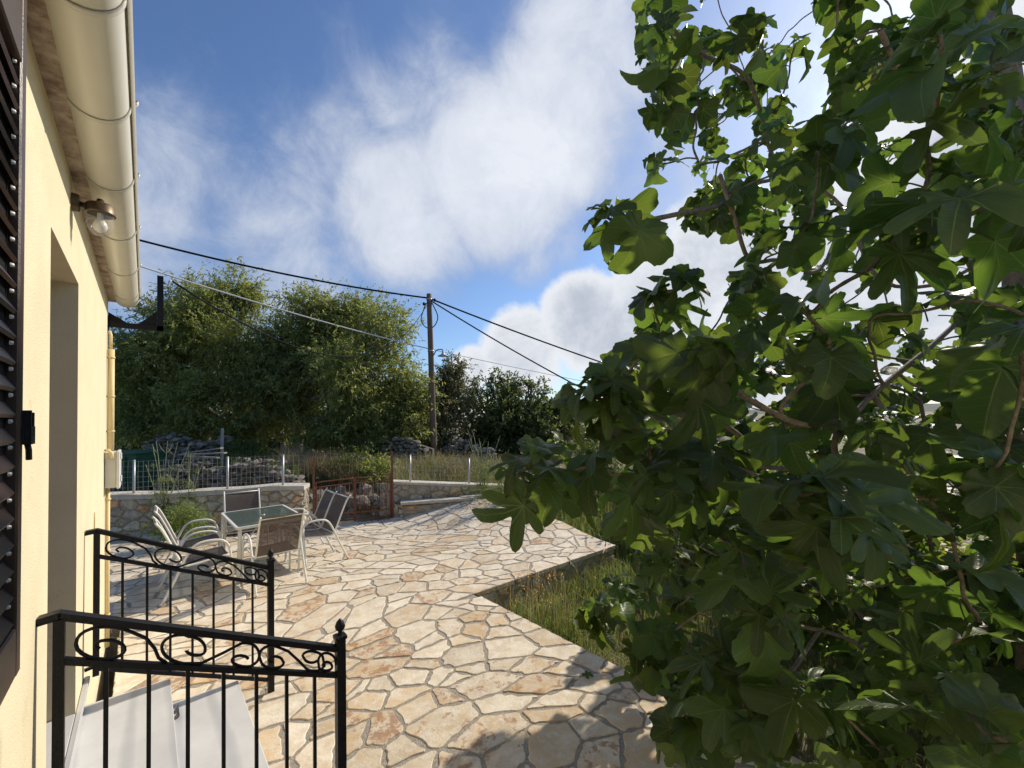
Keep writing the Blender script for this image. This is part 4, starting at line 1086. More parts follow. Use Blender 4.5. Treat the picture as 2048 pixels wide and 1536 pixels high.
def build_fences():
    p0, p1 = np.array([-1.6, 11.95]), np.array([2.80, 9.44])
    u = lambda x: (x-p0[0])/(p1[0]-p0[0])
    fence('galvanised wire fence on the coping between the house and the rusty gate', (p0, p1), lambda s: .735+.03*s, .63, [u(-1.2), u(.17), u(1.57), u(2.45)], 'wire fences')
    p0, p1 = np.array([4.40, 8.86]), np.array([7.4, 7.62])
    u = lambda x: (x-p0[0])/(p1[0]-p0[0])
    fence('galvanised wire fence above the pale wall behind the planting bed', (p0, p1), lambda s: .70-.32*s, .62, [u(4.78), u(6.0), u(7.3)], 'wire fences')
    # gate posts
    rs = random.Random(2)
    GL, GR = Vector((2.86, 9.02, 0)), Vector((4.30, 8.58, 0)); GM = GL.lerp(GR, .505)
    for p, h, lab in ((GL, 1.38, 'thin rusty gate post beside the wall toward the house'), (GR, 1.40, 'thin rusty gate post beside the raised planting bed')):
        t = thing('gate_post', p, lab, 'gate post', 'rusty gate posts')
        b = MB(p); b.bar(p, p+Vector((0, 0, h)), .035, .035); b.build('upright', M['rust'], t)
        for z in (.25, .75):
            b = MB(p); b.lathe([(.0, -.03), (.02, -.03), (.02, .03), (0, .03)], p+Vector((.0, -.028, z)), 8); b.build('hinge', M['rust'], t)
    def leaf(a, c, ha, hc, curve, lab):
        t = thing('gate_leaf', (a+c)/2, lab, 'gate', 'rusty gate leaves'); o = t.location
        d = (c-a); top = lambda s: ha+(hc-ha)*s+curve*math.sin(math.pi*s)*0+curve*s*s
        I = M['rust']; zb = .06
        for s in (0, 1):
            p = a+d*s; b = MB(o); b.bar(p+Vector((0, 0, .02)), p+Vector((0, 0, top(s))), .026, .026); b.build('stile', I, t)
        for off in (0, -.10):
            b = MB(o); pts = [a+d*s+Vector((0, 0, top(s)+off)) for s in np.linspace(0, 1, 8)]; b.tube(pts, .012, 6); b.build('top_rail', I, t)
        for z in (zb, .20):
            b = MB(o); b.bar(a+Vector((0, 0, z)), c+Vector((0, 0, z)), .02, .022); b.build('bottom_rail', I, t)
        n = 8
        for i in range(1, n):
            p = a+d*(i/n); s = i/n
            b = MB(o); b.tube([p+Vector((0, 0, .2)), p+Vector((0, 0, top(s)-.09))], .0075, 6); b.build('bar', I, t)
        for i in range(2):
            b = MB(o); s0 = .12+.42*i; pts = [a+d*(s0+.16+.15*math.cos(v))+Vector((0, 0, .13+.055*math.sin(v))) for v in np.linspace(0, 2*math.pi, 15)]; b.tube(pts, .005, 5, False); b.build('scroll', I, t)
    dd = (GR-GL).normalized()
    leaf(GL+dd*.04, GM-dd*.012, .86, .90, 0, 'rusty iron gate leaf of thin vertical bars on the house side')
    leaf(GM+dd*.012, GR-dd*.04, .90, .86, .08, 'rusty iron gate leaf of thin vertical bars with rising top rail')
    b = MB(); b.box(2.8, 4.42, 8.2, 8.3, 0, .01)
build_fences()

# ------------------------------------------------------------------ utility pole and cables
PB = at_d(869, 935, 15.5); PT = at_d(858, 588, 15.5)
PB[2] = min(PB[2], float(ground_z(PB[0], PB[1])))-.1
def sag(p, q, s, n=24):
    p = np.array(p, float); q = np.array(q, float)
    return [tuple(p+(q-p)*t-np.array([0, 0, s*4*t*(1-t)])) for t in np.linspace(0, 1, n)]
def build_pole():
    t = thing('utility_pole', PB, 'slightly leaning weathered wooden utility pole behind the boundary wall', 'utility pole'); o = t.location
    Pv, Tv = Vector(PB), Vector(PT); d = (Tv-Pv)
    b = MB(o); b.tube([Pv+d*s for s in np.linspace(0, 1, 9)], [.125-.035*s for s in np.linspace(0, 1, 9)], 14); b.build('shaft', M['polewood'], t)
    up = lambda s: Pv+d*s
    rt = Vector(RT)
    for s, k in ((.965, 1), (.945, -1)):
        p = up(s); b = MB(o); b.tube([p, p+rt*k*.2], .02, 6); b.tube([p+rt*k*.2-Vector((0, 0, .05)), p+rt*k*.2+Vector((0, 0, .05))], .04, 8); b.build('insulator', M['cable'], t)
    b = MB(o); p = up(.95); b.tube(smooth_path([p+rt*.1, p+rt*.3+Vector((0, 0, -.5)), p+rt*.16+Vector((0, 0, -.85)), p+rt*(-.1)+Vector((0, 0, -.9)), p-rt*.3+Vector((0, 0, -.6)), p-rt*.12], 5), .018, 6); b.build('cable_loop', M['cable'], t)
    p = up(.675); b = MB(o); b.tube(smooth_path([p+rt*.1+Vector((0, 0, -.12)), p+rt*.22+Vector((0, 0, .06)), p+rt*.42+Vector((0, 0, .07)), p+rt*.44+Vector((0, 0, -.08))], 5), .018, 8); arm = b.build('lamp_arm', M['black_iron'], t)
    c = p+rt*.44
    b = MB(o); b.lathe([(.03, .02), (.05, -.06), (.06, -.09), (.19, -.15), (.2, -.165), (.19, -.16), (.06, -.1), (0, -.1)], c, 18); b.build('lamp_shade', M['galv'], arm)
    b = MB(o); b.lathe([(.04, -.12), (.05, -.16), (.035, -.20), (0, -.215)], c, 12); b.build('lamp_bulb', M['bulb'], arm)
    for s in (.06, .68, .97):
        q = up(s); b = MB(o); b.lathe([(.14-.04*s, -.02), (.142-.04*s, -.02), (.142-.04*s, .02), (.14-.04*s, .02)], q, 14); b.build('band', M['galv'], t)
    top = PT-np.array([0, 0, .15])
    def cable(name, pts, r, mat, lab):
        b = MB(); b.tube(pts, r, 6); tag(b.build(name, mat), lab, 'cable')
    far = at_d(60, 420, 11.0)
    cable('power_cable', sag(far, top, .25), .03, M['cable'], 'thick black power cable running from above the gutter to the pole top')
    roofp = at_d(150, 490, 9.0)
    mid = np.array(PB)+(np.array(PT)-np.array(PB))*.69
    cable('white_wire', sag(roofp, mid, .12), .018, M['ropewhite'], 'thin white wire crossing the trees from the roof to the lamp bracket')
    cable('service_cable', sag((.54, 5.86, 3.62), top-np.array([0, 0, .1]), 1.35, 30), .010, M['cable'], 'black service cable sagging across the tree from the steel bracket to the pole')
    q = at_d(1700, 1010, 17.0); q2 = at_d(1800, 880, 22.0)
    cable('power_cable', sag(top, at_d(1560, 830, 22.0), .30), .03, M['cable'], 'upper black power cable leaving the pole toward the fig tree')
    cable('power_cable', sag(top-np.array([0, 0, .05]), at_d(1420, 900, 15.0), .25), .026, M['cable'], 'lower black power cable dropping from the pole toward the fig tree')
    cable('white_wire', sag(mid, at_d(1480, 815, 24.0), .15), .012, M['ropewhite'], 'thin white wire leaving the lamp bracket toward the fig tree')
build_pole()

# ------------------------------------------------------------------ loose rocks, rubble
def rock_meshes(n=6, seed=3):
    import bmesh
    out = []; rs = np.random.default_rng(seed)
    for i in range(n):
        bm = bmesh.new(); bmesh.ops.create_icosphere(bm, subdivisions=2 if i % 2 else 1, radius=1)
        ax = rs.normal(0, 1, (7, 3)); ax /= np.linalg.norm(ax, axis=1)[:, None]; cut = rs.uniform(.55, .85, 7)
        for v in bm.verts:
            p = np.array(v.co)
            for a, c in zip(ax, cut):
                dd = p@a
                if dd > c: p = p-a*(dd-c)
            v.co = p*(1+rs.normal(0, .04))
        me = bpy.data.meshes.new('rock'); bm.to_mesh(me); bm.free(); me.materials.append(M['rock']); 
        a = me.attributes.new('tint', 'FLOAT_COLOR', 'POINT'); tt = rs.uniform(.75, 1.25); a.data.foreach_set('color', np.tile([tt, tt*.98, tt*.94, 1], len(me.vertices)).astype(np.float32))
        out.append(me)
    return out
ROCKS = rock_meshes()
def put_rock(root, p, s, rs, flat=.7, name='stone'):
    o = link(name, ROCKS[rs.integers(len(ROCKS))], root)
    o.location = Vector(p)-Vector(root.location)
    o.rotation_euler = (rs.normal(0, .25), rs.normal(0, .25), rs.uniform(0, 6.28)); o.scale = (s*rs.uniform(.9, 1.45), s*rs.uniform(.8, 1.1), s*flat*rs.uniform(.8, 1.2))
def dry_wall(label, a, b, h, rs, s=.14, group='dry stone walls', thick=.5):
    a = np.array(a, float); b = np.array(b, float); L = np.linalg.norm(b-a); d = (b-a)/L; nr = np.array([-d[1], d[0]])
    c = (a+b)/2; z0 = float(ground_z(*c)); t = thing('dry_stone_wall', (*c, z0), label, 'stone wall', group)
    k = 0; z = 0
    while z < h:
        x = rs.uniform(0, s)
        while x < L:
            hh = h*(1-.25*abs(x/L-.5)*2+.12*math.sin(x*3.1))
            if z < hh:
                for side in ((-1, 1) if z+s*1.4 > hh else (-1,)):
                    p = a+d*x+nr*(side*thick*.32+rs.normal(0, .03)); w = s*rs.uniform(.7, 1.25)
                    put_rock(t, (*p, float(ground_z(*p))+z+rs.normal(0, .02)), w, rs, .62); k += 1
            x += s*1.75
        z += s*.95
    bb = MB(t.location); A = a-nr*thick*.3; B = b-nr*thick*.3; C = b+nr*thick*.3; D = a+nr*thick*.3
    n = 6
    vs = []; fs = []
    for i in range(n+1):
        f = i/n; hh = h*(1-.25*abs(f-.5)*2)*.86
        for (P, Q) in ((a, b),):
            q = P+(Q-P)*f; zz = float(ground_z(*q))
            vs += [(*(q-nr*thick*.25), zz-.2), (*(q-nr*thick*.2), zz+hh), (*(q+nr*thick*.2), zz+hh), (*(q+nr*thick*.25), zz-.2)]
    for i in range(n):
        for j in range(3): fs.append((i*4+j, i*4+4+j, i*4+5+j, i*4+1+j))
    fs += [(0, 1, 2, 3), (n*4+3, n*4+2, n*4+1, n*4)]
    bb.add(vs, fs); bb.build('fill', M['rock'], t, tint=(.5, .48, .45))
    return k
def P2(px, d): 
    p = at_d(px, 830, d); return p[:2]
def build_rocks():
    rs = np.random.default_rng(31)
    dry_wall('dark tumbled dry stone wall just behind the wire fence', P2(330, 10.6), P2(600, 10.4), .80, rs, .105)
    dry_wall('sunlit rubble wall under the trees behind the weathered planks', P2(300, 13.6), P2(450, 13.4), 1.15, rs, .115)
    dry_wall('pale rubble wall beside the utility pole', P2(770, 14.8), P2(866, 14.6), 1.25, rs, .12)
    dry_wall('grey rubble wall in the shade between the pole and the dark trees', P2(885, 16.4), P2(990, 15.9), 1.05, rs, .13)
    t = thing('rock_outcrop', (*P2(710, 10.8), float(ground_z(*P2(710, 10.8)))), 'weathered grey boulders on the dry slope behind the gate', 'rocks')
    for px, d, s, zz in ((716, 10.4, .30, .16), (741, 10.6, .24, .2), (768, 10.5, .28, .18), (690, 10.7, .2, .12), (655, 10.3, .16, .1), (785, 10.9, .24, .2), (730, 11.2, .25, .3), (640, 10.9, .2, .12), (620, 10.5, .14, .06), (702, 10.15, .13, .05), (760, 11.6, .25, .35), (675, 11.4, .22, .22), (752, 10.2, .12, .05)):
        p = P2(px, d); put_rock(t, (*p, float(ground_z(*p))+zz*.6), s, rs, .9, 'boulder')
    # pale stones on top of the dark wall
    for px, py in ((475, 922), (490, 924), (497, 921), (531, 919), (545, 921), (556, 920), (566, 922), (520, 923), (538, 924)):
        p = P2(px, 10.55); t = thing('loose_stone', (*p, float(ground_z(*p))+.86), 'pale loose stone lying on top of the dark tumbled wall', 'stone', 'pale stones on the wall')
        put_rock(t, t.location, rs.uniform(.05, .11), rs, .7)
    # weathered planks on the heap
    for i, (z, a, l) in enumerate(((1.00, .02, 1.0), (1.06, .1, .85), (.9, -.04, .7))):
        p = P2(405, 10.3+.12*i); g = float(ground_z(*p))
        b = MB((*p, g+z)); dx = Vector(RT)*l*.55; c = Vector((*p, g+z)); b.bar(c-dx-Vector((0, 0, a*.5)), c+dx+Vector((0, 0, a*.6)), .12, .03)
        o = b.build('plank', M['grey_wood']); o.location = (*p, g+z)
        tag(o, ('longest', 'tilted', 'lowest')[i]+' grey weathered plank lying on the heap behind the wire fence', 'plank', 'planks on the heap')
    p = P2(443, 11.6); g = float(ground_z(*p)); b = MB((*p, g)); b.tube([(*p, g-.1), (p[0]+.02, p[1], g+1.55)], .035, 8)
    o = b.build('stake', M['grey_wood']); o.location = (*p, g); tag(o, 'grey wooden stake standing behind the planks', 'stake')
    # green rubbish container
    p = P2(255, 11.2); g = float(ground_z(*p)); t = thing('rubbish_container', (*p, g), 'dark green plastic rubbish container behind the wire fence', 'bin', rz=-CYAW)
    b = MB(); b.add([(-.5, -.35, .12), (.5, -.35, .12), (.5, .35, .12), (-.5, .35, .12), (-.62, -.45, 1.0), (.62, -.45, 1.0), (.62, .45, 1.0), (-.62, .45, 1.0)], [(0, 3, 2, 1), (4, 5, 6, 7), (0, 1, 5, 4), (1, 2, 6, 5), (2, 3, 7, 6), (3, 0, 4, 7)]); b.build('body', M['green_plastic'], t)
    b = MB(); b.bevel_box(-.66, .66, -.5, .5, 1.001, 1.07, .02); b.build('lid', M['green_plastic'], t)
    for x in (-.35, 0, .35):
        b = MB(); b.bar((x*.85, -.37, .15), (x, -.462, .95), .05, .03); b.build('rib', M['green_plastic'], t)
    for sx in (-1, 1):
        for sy in (-1, 1):
            b = MB(); b.lathe([(0, -.03), (.09, -.03), (.09, .03), (0, .03)], (sx*.4, sy*.28, .09), 12, 'Y'); b.build('wheel', M['rubber'], t)
build_rocks()

# ------------------------------------------------------------------ foliage
def leaf_cloud(rs, blobs, n_twigs, per, L, W, tlen, up=.4, shell=.42, droop=.25, bright=(.7, 1.3), warm=.12, zmin=None, clump=0):
    """leaves set along short twigs spread through overlapping blobs; returns V, F, tint"""
    B = np.array(blobs, float)
    if clump:                                        # break every lobe into ragged clumps
        sub = []
        for q in B:
            for _ in range(clump):
                dv = rs.normal(0, 1, 3); dv /= np.linalg.norm(dv); f = rs.uniform(.35, .95); r_ = rs.uniform(.26, .5)
                sub.append(np.concatenate([q[:3]+dv*q[3:6]*f, q[3:6]*r_]))
        B = np.array(sub)
    wgt = (B[:, 3]*B[:, 4]*B[:, 5])**(.72); wgt /= wgt.sum()
    k = rs.choice(len(B), n_twigs, p=wgt); b = B[k]
    dv = rs.normal(0, 1, (n_twigs, 3)); dv /= np.linalg.norm(dv, axis=1)[:, None]
    rr = rs.random(n_twigs)**shell
    pos = b[:, :3]+dv*b[:, 3:6]*rr[:, None]
    td = dv+np.array([0, 0, up])+rs.normal(0, .45, (n_twigs, 3)); td /= np.linalg.norm(td, axis=1)[:, None]
    tl = tlen*rs.uniform(.6, 1.4, n_twigs)*np.where(rs.random(n_twigs) < .10, 2.1, 1.0)
    tb = rs.uniform(.82, 1.18, n_twigs)
    n = n_twigs*per
    t = np.tile(np.linspace(0, 1, per), n_twigs)
    ti = np.repeat(np.arange(n_twigs), per)
    base = pos[ti]+td[ti]*(t*tl[ti])[:, None]-np.array([0, 0, 1])*(droop*t*t*tl[ti])[:, None]
    rad = rs.normal(0, 1, (n, 3)); ld = td[ti]*.55+rad*.62+np.array([0, 0, -droop]); ld /= np.linalg.norm(ld, axis=1)[:, None]
    nn = rs.normal(0, .6, (n, 3))+np.array([0, 0, 1.0])+dv[ti]*.5; sd = np.cross(ld, nn); sd /= (np.linalg.norm(sd, axis=1)[:, None]+1e-9)
    nz = np.cross(sd, ld)
    l = L*rs.uniform(.6, 1.25, n)[:, None]; w = W*rs.uniform(.7, 1.25, n)[:, None]
    v0 = base; v1 = base+ld*l*.45+sd*w*.5+nz*w*.14; v2 = base+ld*l-np.array([0, 0, .12])*l; v3 = base+ld*l*.45-sd*w*.5+nz*w*.14
    V = np.stack([v0, v1, v2, v3], 1)
    br = rs.uniform(*bright, n)*tb[ti]
    T = br[:, None]*np.where(rs.random(n)[:, None] < warm, np.array([1.35, 1.15, .7]), np.array([1, 1, 1]))
    if zmin is not None:
        keep = base[:, 2] > zmin; V = V[keep]; T = T[keep]
    n = len(V)
    return V.reshape(-1, 3), np.arange(4*n).reshape(n, 4), np.repeat(T, 4, 0)
def limb(b, p, q, r0, r1, rs, n=6, wob=.08):
    p = np.array(p, float); q = np.array(q, float); L = np.linalg.norm(q-p); pts = []
    o = rs.normal(0, wob*L, 3)*np.array([1, 1, .4])
    for t in np.linspace(0, 1, n): pts.append(tuple(p+(q-p)*t+o*math.sin(math.pi*t)+rs.normal(0, .012*L, 3)*(0 < t < 1)))
    b.tube(pts, [r0+(r1-r0)*t for t in np.linspace(0, 1, n)], 8, False)
def tree(name, label, base, fork, blobs, mat, rs, n_twigs, per, L, W, tlen, trunk_r=.2, group='trees behind the boundary wall', stems=1, **kw):
    base = np.array([base[0], base[1], float(ground_z(base[0], base[1]))])
    t = thing(name, base, label, 'tree', group)
    b = MB(base); fk = np.array(fork, float)
    for s in range(stems):
        f = fk+rs.normal(0, .35, 3)*(stems > 1)
        limb(b, base-np.array([0, 0, .2])+rs.normal(0, .15, 3)*np.array([1, 1, 0])*(stems > 1), f, trunk_r*(1 if stems == 1 else .75), trunk_r*.7, rs, 7, .06)
    b.build('trunk', M['bark'], t)
    for q in blobs:
        c = np.array(q[:3]); b = MB(base); limb(b, fk-(0, 0, .1), c, trunk_r*.5, .03, rs, 7, .1)
        for k in range(4):
            dv = rs.normal(0, 1, 3); dv /= np.linalg.norm(dv); dv[2] = abs(dv[2])*.6
            limb(b, fk+(c-fk)*rs.uniform(.5, .95), c+dv*np.array(q[3:6])*.8, .035, .008, rs, 5, .1)
        b.build('branch', M['bark'], t)
    V, F, T = leaf_cloud(rs, blobs, n_twigs, per, L, W, tlen, **kw)
    link('crown', np_mesh('crown', V-base, F, mat, tint=T), t)
    return t
def bl(px, py, d, rpx, rpy, rd):
    """crown lobe: picture position and radii in pixels at distance d, depth radius in metres"""
    p = at_d(px, py, d); s = d/CF
    # lobes are ellipsoids in world axes: use the mean horizontal radius
    rh = (rpx*s+rd)/2
    return (p[0], p[1], p[2], (rpx*s*.72+rd*.28), (rpx*s*.72+rd*.28), rpy*s)
def build_trees():
    rs = np.random.default_rng(77)
    D = 16.6
    # almond tree with a visible trunk
    blobs = [bl(660, 645, D, 75, 60, 1.4), (bl(760, 690, D-.3, 85, 75, 1.4)), bl(600, 740, D-.8, 80, 70, 1.5), bl(700, 760, D-1, 110, 80, 1.7), bl(800, 790, D-.4, 60, 90, 1.2), bl(640, 690, D+.8, 90, 80, 1.5), bl(740, 830, D-.8, 80, 45, 1.2), bl(560, 820, D-.4, 70, 55, 1.3), bl(800, 860, D-1.0, 45, 50, 1.0), bl(830, 800, D-.6, 30, 60, .9), bl(690, 860, D-1.2, 60, 35, 1.0), bl(715, 620, D+.3, 40, 34, .8), bl(560, 700, D-.2, 45, 50, 1.0), bl(640, 870, D-1.6, 50, 28, .9), bl(760, 880, D-1.6, 55, 30, .9)]
    fk = at_d(605, 830, D)
    tree('almond_tree', 'spreading green almond tree with a dark forked trunk behind the rusty gate', at_d(592, 905, D), fk, blobs, M['almond'], rs, 7000, 16, .155, .046, .55, trunk_r=.26, warm=.12, clump=13)
    blobs = [bl(440, 620, D+.3, 80, 65, 1.5), bl(380, 700, D-.4, 100, 80, 1.7), bl(290, 740, D-.6, 70, 85, 1.5), bl(480, 700, D-.5, 80, 80, 1.5), bl(450, 790, D-1.2, 90, 60, 1.6), bl(330, 820, D-1.0, 85, 50, 1.4), bl(530, 770, D-.9, 60, 60, 1.2), bl(250, 800, D-.2, 50, 70, 1.2), bl(400, 640, D+.5, 60, 50, 1.2), bl(480, 590, D+.6, 45, 35, .9), bl(300, 870, D-1.4, 75, 32, 1.1), bl(400, 865, D-1.6, 60, 28, 1.0), bl(500, 860, D-1.5, 60, 30, 1.0), bl(350, 640, D+.2, 55, 50, 1.0)]
    tree('almond_tree', 'broad green almond tree nearer the house with drooping foliage over the planks', at_d(395, 900, D+.6), at_d(405, 800, D+.3), blobs, M['almond'], rs, 7000, 16, .155, .046, .55, trunk_r=.24, warm=.12, clump=13)
    # dense growth that closes the view behind them
    D = 23
    for lab, bx, bs in (('dark evergreen tree behind the green container and the nearer almond tree', 285, [(260, 880, 90, 40), (300, 800, 110, 80)]),
                        ('dark evergreen tree behind the gap between the two almond trees', 460, [(420, 875, 110, 40), (480, 790, 120, 80)]),
                        ('dark evergreen tree behind the forked almond trunk', 620, [(580, 880, 110, 40), (640, 800, 110, 75)]),
                        ('dark evergreen tree behind the rusty gate and the pale rubble wall', 770, [(720, 880, 100, 40), (820, 880, 60, 40), (770, 810, 90, 70)])):
        blobs = [bl(x, y, D-(1 if y > 850 else 0), rx, ry, 2) for x, y, rx, ry in bs]
        tree('evergreen_tree', lab, at_d(bx, 880, D), at_d(bx, 850, D), blobs, M['carob'], rs, 1050, 12, .24, .12, .6, trunk_r=.2, bright=(.5, .95), clump=8)
    # grey-green oak right of the pole
    D = 18
    blobs = [bl(880, 780, D, 40, 55, 1.1), bl(912, 770, D, 36, 42, 1.0), bl(895, 840, D-.4, 50, 45, 1.3), bl(860, 830, D, 40, 55, 1.1), bl(925, 815, D, 28, 40, .9), bl(840, 880, D-.2, 40, 40, 1.0)]
    tree('oak_tree', 'rounded grey-green oak tree right of the utility pole', at_d(890, 900, D), at_d(892, 860, D), blobs, M['oakleaf'], rs, 2300, 14, .10, .058, .34, trunk_r=.18, warm=.22, up=.5, shell=.3, bright=(.8, 1.4), clump=9)
    # carob trees
    D = 19
    blobs = [bl(975, 820, D, 40, 55, 1.2), bl(1040, 820, D, 55, 50, 1.3), bl(1000, 870, D-.5, 70, 50, 1.5), bl(1090, 830, D, 45, 50, 1.2), bl(1085, 880, D-.5, 60, 50, 1.4), bl(965, 890, D-.3, 40, 45, 1.1), bl(1130, 870, D, 40, 45, 1.1)]
    blobs += [bl(x, y, D, 10, 26, .3) for x, y in ((950, 775), (978, 772), (1004, 768), (1034, 770), (1062, 775), (1090, 785), (1020, 780))]
    tree('carob_tree', 'dark dense carob tree with an upright leafy top between the oak and the fig', at_d(1030, 920, D), at_d(1030, 880, D), blobs, M['carob'], rs, 3000, 14, .15, .07, .40, trunk_r=.2, up=.8, shell=.3, warm=.06, bright=(.7, 1.35), clump=9)
    D = 24
    for x, y, r, h in ((1190, 860, 60, 40), (1280, 870, 70, 40), (1390, 880, 70, 45)):
        tree('low_tree', 'low green tree seen through the fig branches beyond the garden', at_d(x, 905, D), at_d(x, 885, D), [bl(x, y, D, r, h, 1.9)], M['almond'], rs, 300, 12, .2, .09, .5, trunk_r=.15, group='low trees beyond the garden', clump=8)
build_trees()

def shrub(name, label, px, py, d, r, h, mat, rs, n, per, L, W, group=None, cat='shrub', z=None, **kw):
    p = at_d(px, py, d); g = float(ground_z(p[0], p[1])) if z is None else z
    base = np.array([p[0], p[1], g]); t = thing(name, base, label, cat, group)
    bs = []
    for i in range(6):
        a = rs.uniform(0, 6.28); q = rs.uniform(0, .55)*r
        bs.append((base[0]+q*math.cos(a), base[1]+q*math.sin(a), g+h*rs.uniform(.3, .7), r*.55, r*.55, h*.34))
    b = MB(base)
    for q in bs: limb(b, base-(0, 0, .05), q[:3], .02, .006, rs, 5, .1)
    b.build('stems', M['bark'], t)
    V, F, T = leaf_cloud(rs, bs, n, per, L, W, .25, zmin=g+.02, **kw)
    link('foliage', np_mesh('foliage', V-base, F, mat, tint=T), t)
def build_shrubs():
    rs = np.random.default_rng(15)
    shrub('bush', 'leafy dark green bush beside the dry grass behind the gate', 690, 900, 12.6, .9, 1.15, M['shrub'], rs, 420, 10, .09, .035, bright=(.5, .95))
    shrub('bush', 'bright green bush behind the rising gate leaf', 750, 915, 12.2, .75, 1.0, M['almond'], rs, 330, 10, .10, .035, bright=(.8, 1.3))
    shrub('bush', 'grey-green scrub under the trees behind the weathered planks', 500, 905, 13.4, .9, .95, M['shrub'], rs, 380, 10, .09, .03, bright=(.6, 1.0))
    shrub('bush', 'yellow-green weeds growing against the stone wall under the fennel', 362, 1040, 7.3, .33, .62, M['shrub'], rs, 620, 10, .045, .013, z=.0, bright=(1.0, 1.9), warm=.5)
    shrub('bush', 'yellow-green scrub at the end of the pale wall below the carob tree', 985, 950, 9.4, .75, 1.0, M['shrub'], rs, 520, 10, .05, .014, bright=(.8, 1.5), warm=.3)
    shrub('bush', 'feathery green scrub beside the raised patio corner behind the fig leaves', 1060, 960, 9.2, .9, 1.1, M['shrub'], rs, 560, 10, .06, .016, bright=(.7, 1.3), warm=.2)
    shrub('bush', 'rounded green bush in the garden beyond the raised patio corner', 1135, 955, 10.8, 1.0, 1.2, M['almond'], rs, 520, 10, .08, .03, bright=(.6, 1.1))
    shrub('bush', 'olive green bush farther off beyond the raised patio corner', 1195, 950, 12.5, 1.2, 1.4, M['shrub'], rs, 520, 10, .10, .04, bright=(.6, 1.1))
    shrub('bush', 'pale dry scrub behind the wire fence beside the utility pole', 905, 925, 12.2, 1.0, .9, M['straw'], rs, 420, 10, .06, .012, bright=(.5, 1.0))
    for i, (x, y, r, h, lab) in enumerate(((7.3, 3.2, .8, 1.3, 'bright leafy shrub deep in the garden behind the fig leaves'), (6.9, 1.7, .9, 1.5, 'tall leafy shrub behind the fig trunk'), (8.5, 4.6, 1.0, 1.5, 'leafy shrub at the far garden edge beyond the patio corner'), (9.0, 2.2, 1.2, 2.0, 'large leafy shrub filling the gap below the fig crown'), (6.3, .1, .9, 1.5, 'leafy shrub low behind the hanging fig leaves'), (11., 5.5, 1.3, 1.7, 'distant leafy shrub beyond the garden'))):
        base = np.array([x, y, float(ground_z(x, y))]); t = thing('garden_shrub', base, lab, 'shrub', 'shrubs in the lower garden')
        bs = [(x+rs.normal(0, r*.35), y+rs.normal(0, r*.35), base[2]+h*rs.uniform(.25, .75), r*.5, r*.5, h*.32) for _ in range(7)]
        b = MB(base)
        for q in bs: limb(b, base-(0, 0, .05), q[:3], .03, .008, rs, 5, .1)
        b.build('stems', M['bark'], t)
        V, F, T = leaf_cloud(rs, bs, 520, 10, .11, .055, .3, zmin=base[2]+.02, bright=(.8, 1.5))
        link('foliage', np_mesh('foliage', V-base, F, M['almond'], tint=T), t)
build_shrubs()

# ------------------------------------------------------------------ grass
def grass(name, label, region, n, h, w, mat, rs, zf=ground_z, lean=.35, heads=0.0, bright=(.6, 1.4), cat='grass'):
    P = np.zeros((0, 2))
    xs = [p[0] for p in region]; ys = [p[1] for p in region]
    while len(P) < n:
        c = rs.uniform((min(xs), min(ys)), (max(xs), max(ys)), (n*2, 2))
        cl = np.sin(c[:, 0]*3.1+c[:, 1]*1.7)*np.sin(c[:, 1]*2.7-c[:, 0]*1.1)+rs.normal(0, .6, len(c))
        m = np.array([in_poly(q, region) for q in c]) & (cl > -.4)
        P = np.vstack([P, c[m]])
    P = P[:n]; z = zf(P[:, 0], P[:, 1])-.02
    H = rs.uniform(h[0], h[1], n); a = rs.uniform(0, 6.28, n); ln = np.abs(rs.normal(0, lean, n))*H
    dx = np.stack([np.cos(a), np.sin(a), np.zeros(n)], 1); sx = np.stack([-np.sin(a+rs.normal(0, .6, n)), np.cos(a), np.zeros(n)], 1)
    p0 = np.column_stack([P, z]); ww = w*rs.uniform(.6, 1.4, n)[:, None]
    p1 = p0+dx*(ln*.35)[:, None]+np.array([0, 0, 1])*(H*.6)[:, None]; p2 = p0+dx*ln[:, None]+np.array([0, 0, 1])*(H*np.clip(1-.25*ln/H, .4, 1))[:, None]
    V = np.stack([p0-sx*ww, p0+sx*ww, p1+sx*ww*.7, p1-sx*ww*.7, p2+sx*ww*.15, p2-sx*ww*.15], 1).reshape(-1, 3)
    i = np.arange(n)[:, None]*6
    F = np.concatenate([i+np.array([0, 1, 2, 3]), i+np.array([3, 2, 4, 5])])
    br = rs.uniform(*bright, n); T = np.repeat(br[:, None]*np.where(rs.random(n)[:, None] < .25, np.array([1.5, 1.2, .8]), np.array([1, 1, 1])), 6, 0)
    k = int(n*heads)
    if k:                                         # seed heads: little drooping spikelets
        idx = rs.choice(n, k); m = 5; tip = np.repeat(p2[idx], m, 0); u = np.tile(np.linspace(0, 1, m), k)[:, None]; hd = np.repeat(dx[idx], m, 0); side = rs.normal(0, 1, (k*m, 3))*np.array([1, 1, .2])
        b0 = tip-np.array([0, 0, .10])*u+side*.006; b2 = b0+side*.008+hd*.01-np.array([0, 0, .022]); s2 = np.cross(side, (0, 0, 1.))*.0035
        V2 = np.stack([b0, (b0+b2)/2+s2, b2, (b0+b2)/2-s2], 1).reshape(-1, 3); o = len(V); V = np.vstack([V, V2]); F = np.vstack([F, np.arange(4*k*m).reshape(-1, 4)+o]); T = np.vstack([T, np.tile([2.2, 1.8, 1.2], (4*k*m, 1))])
    o = link(name, np_mesh(name, V, F, mat, tint=T)); tag(o, label, cat, kind='stuff')
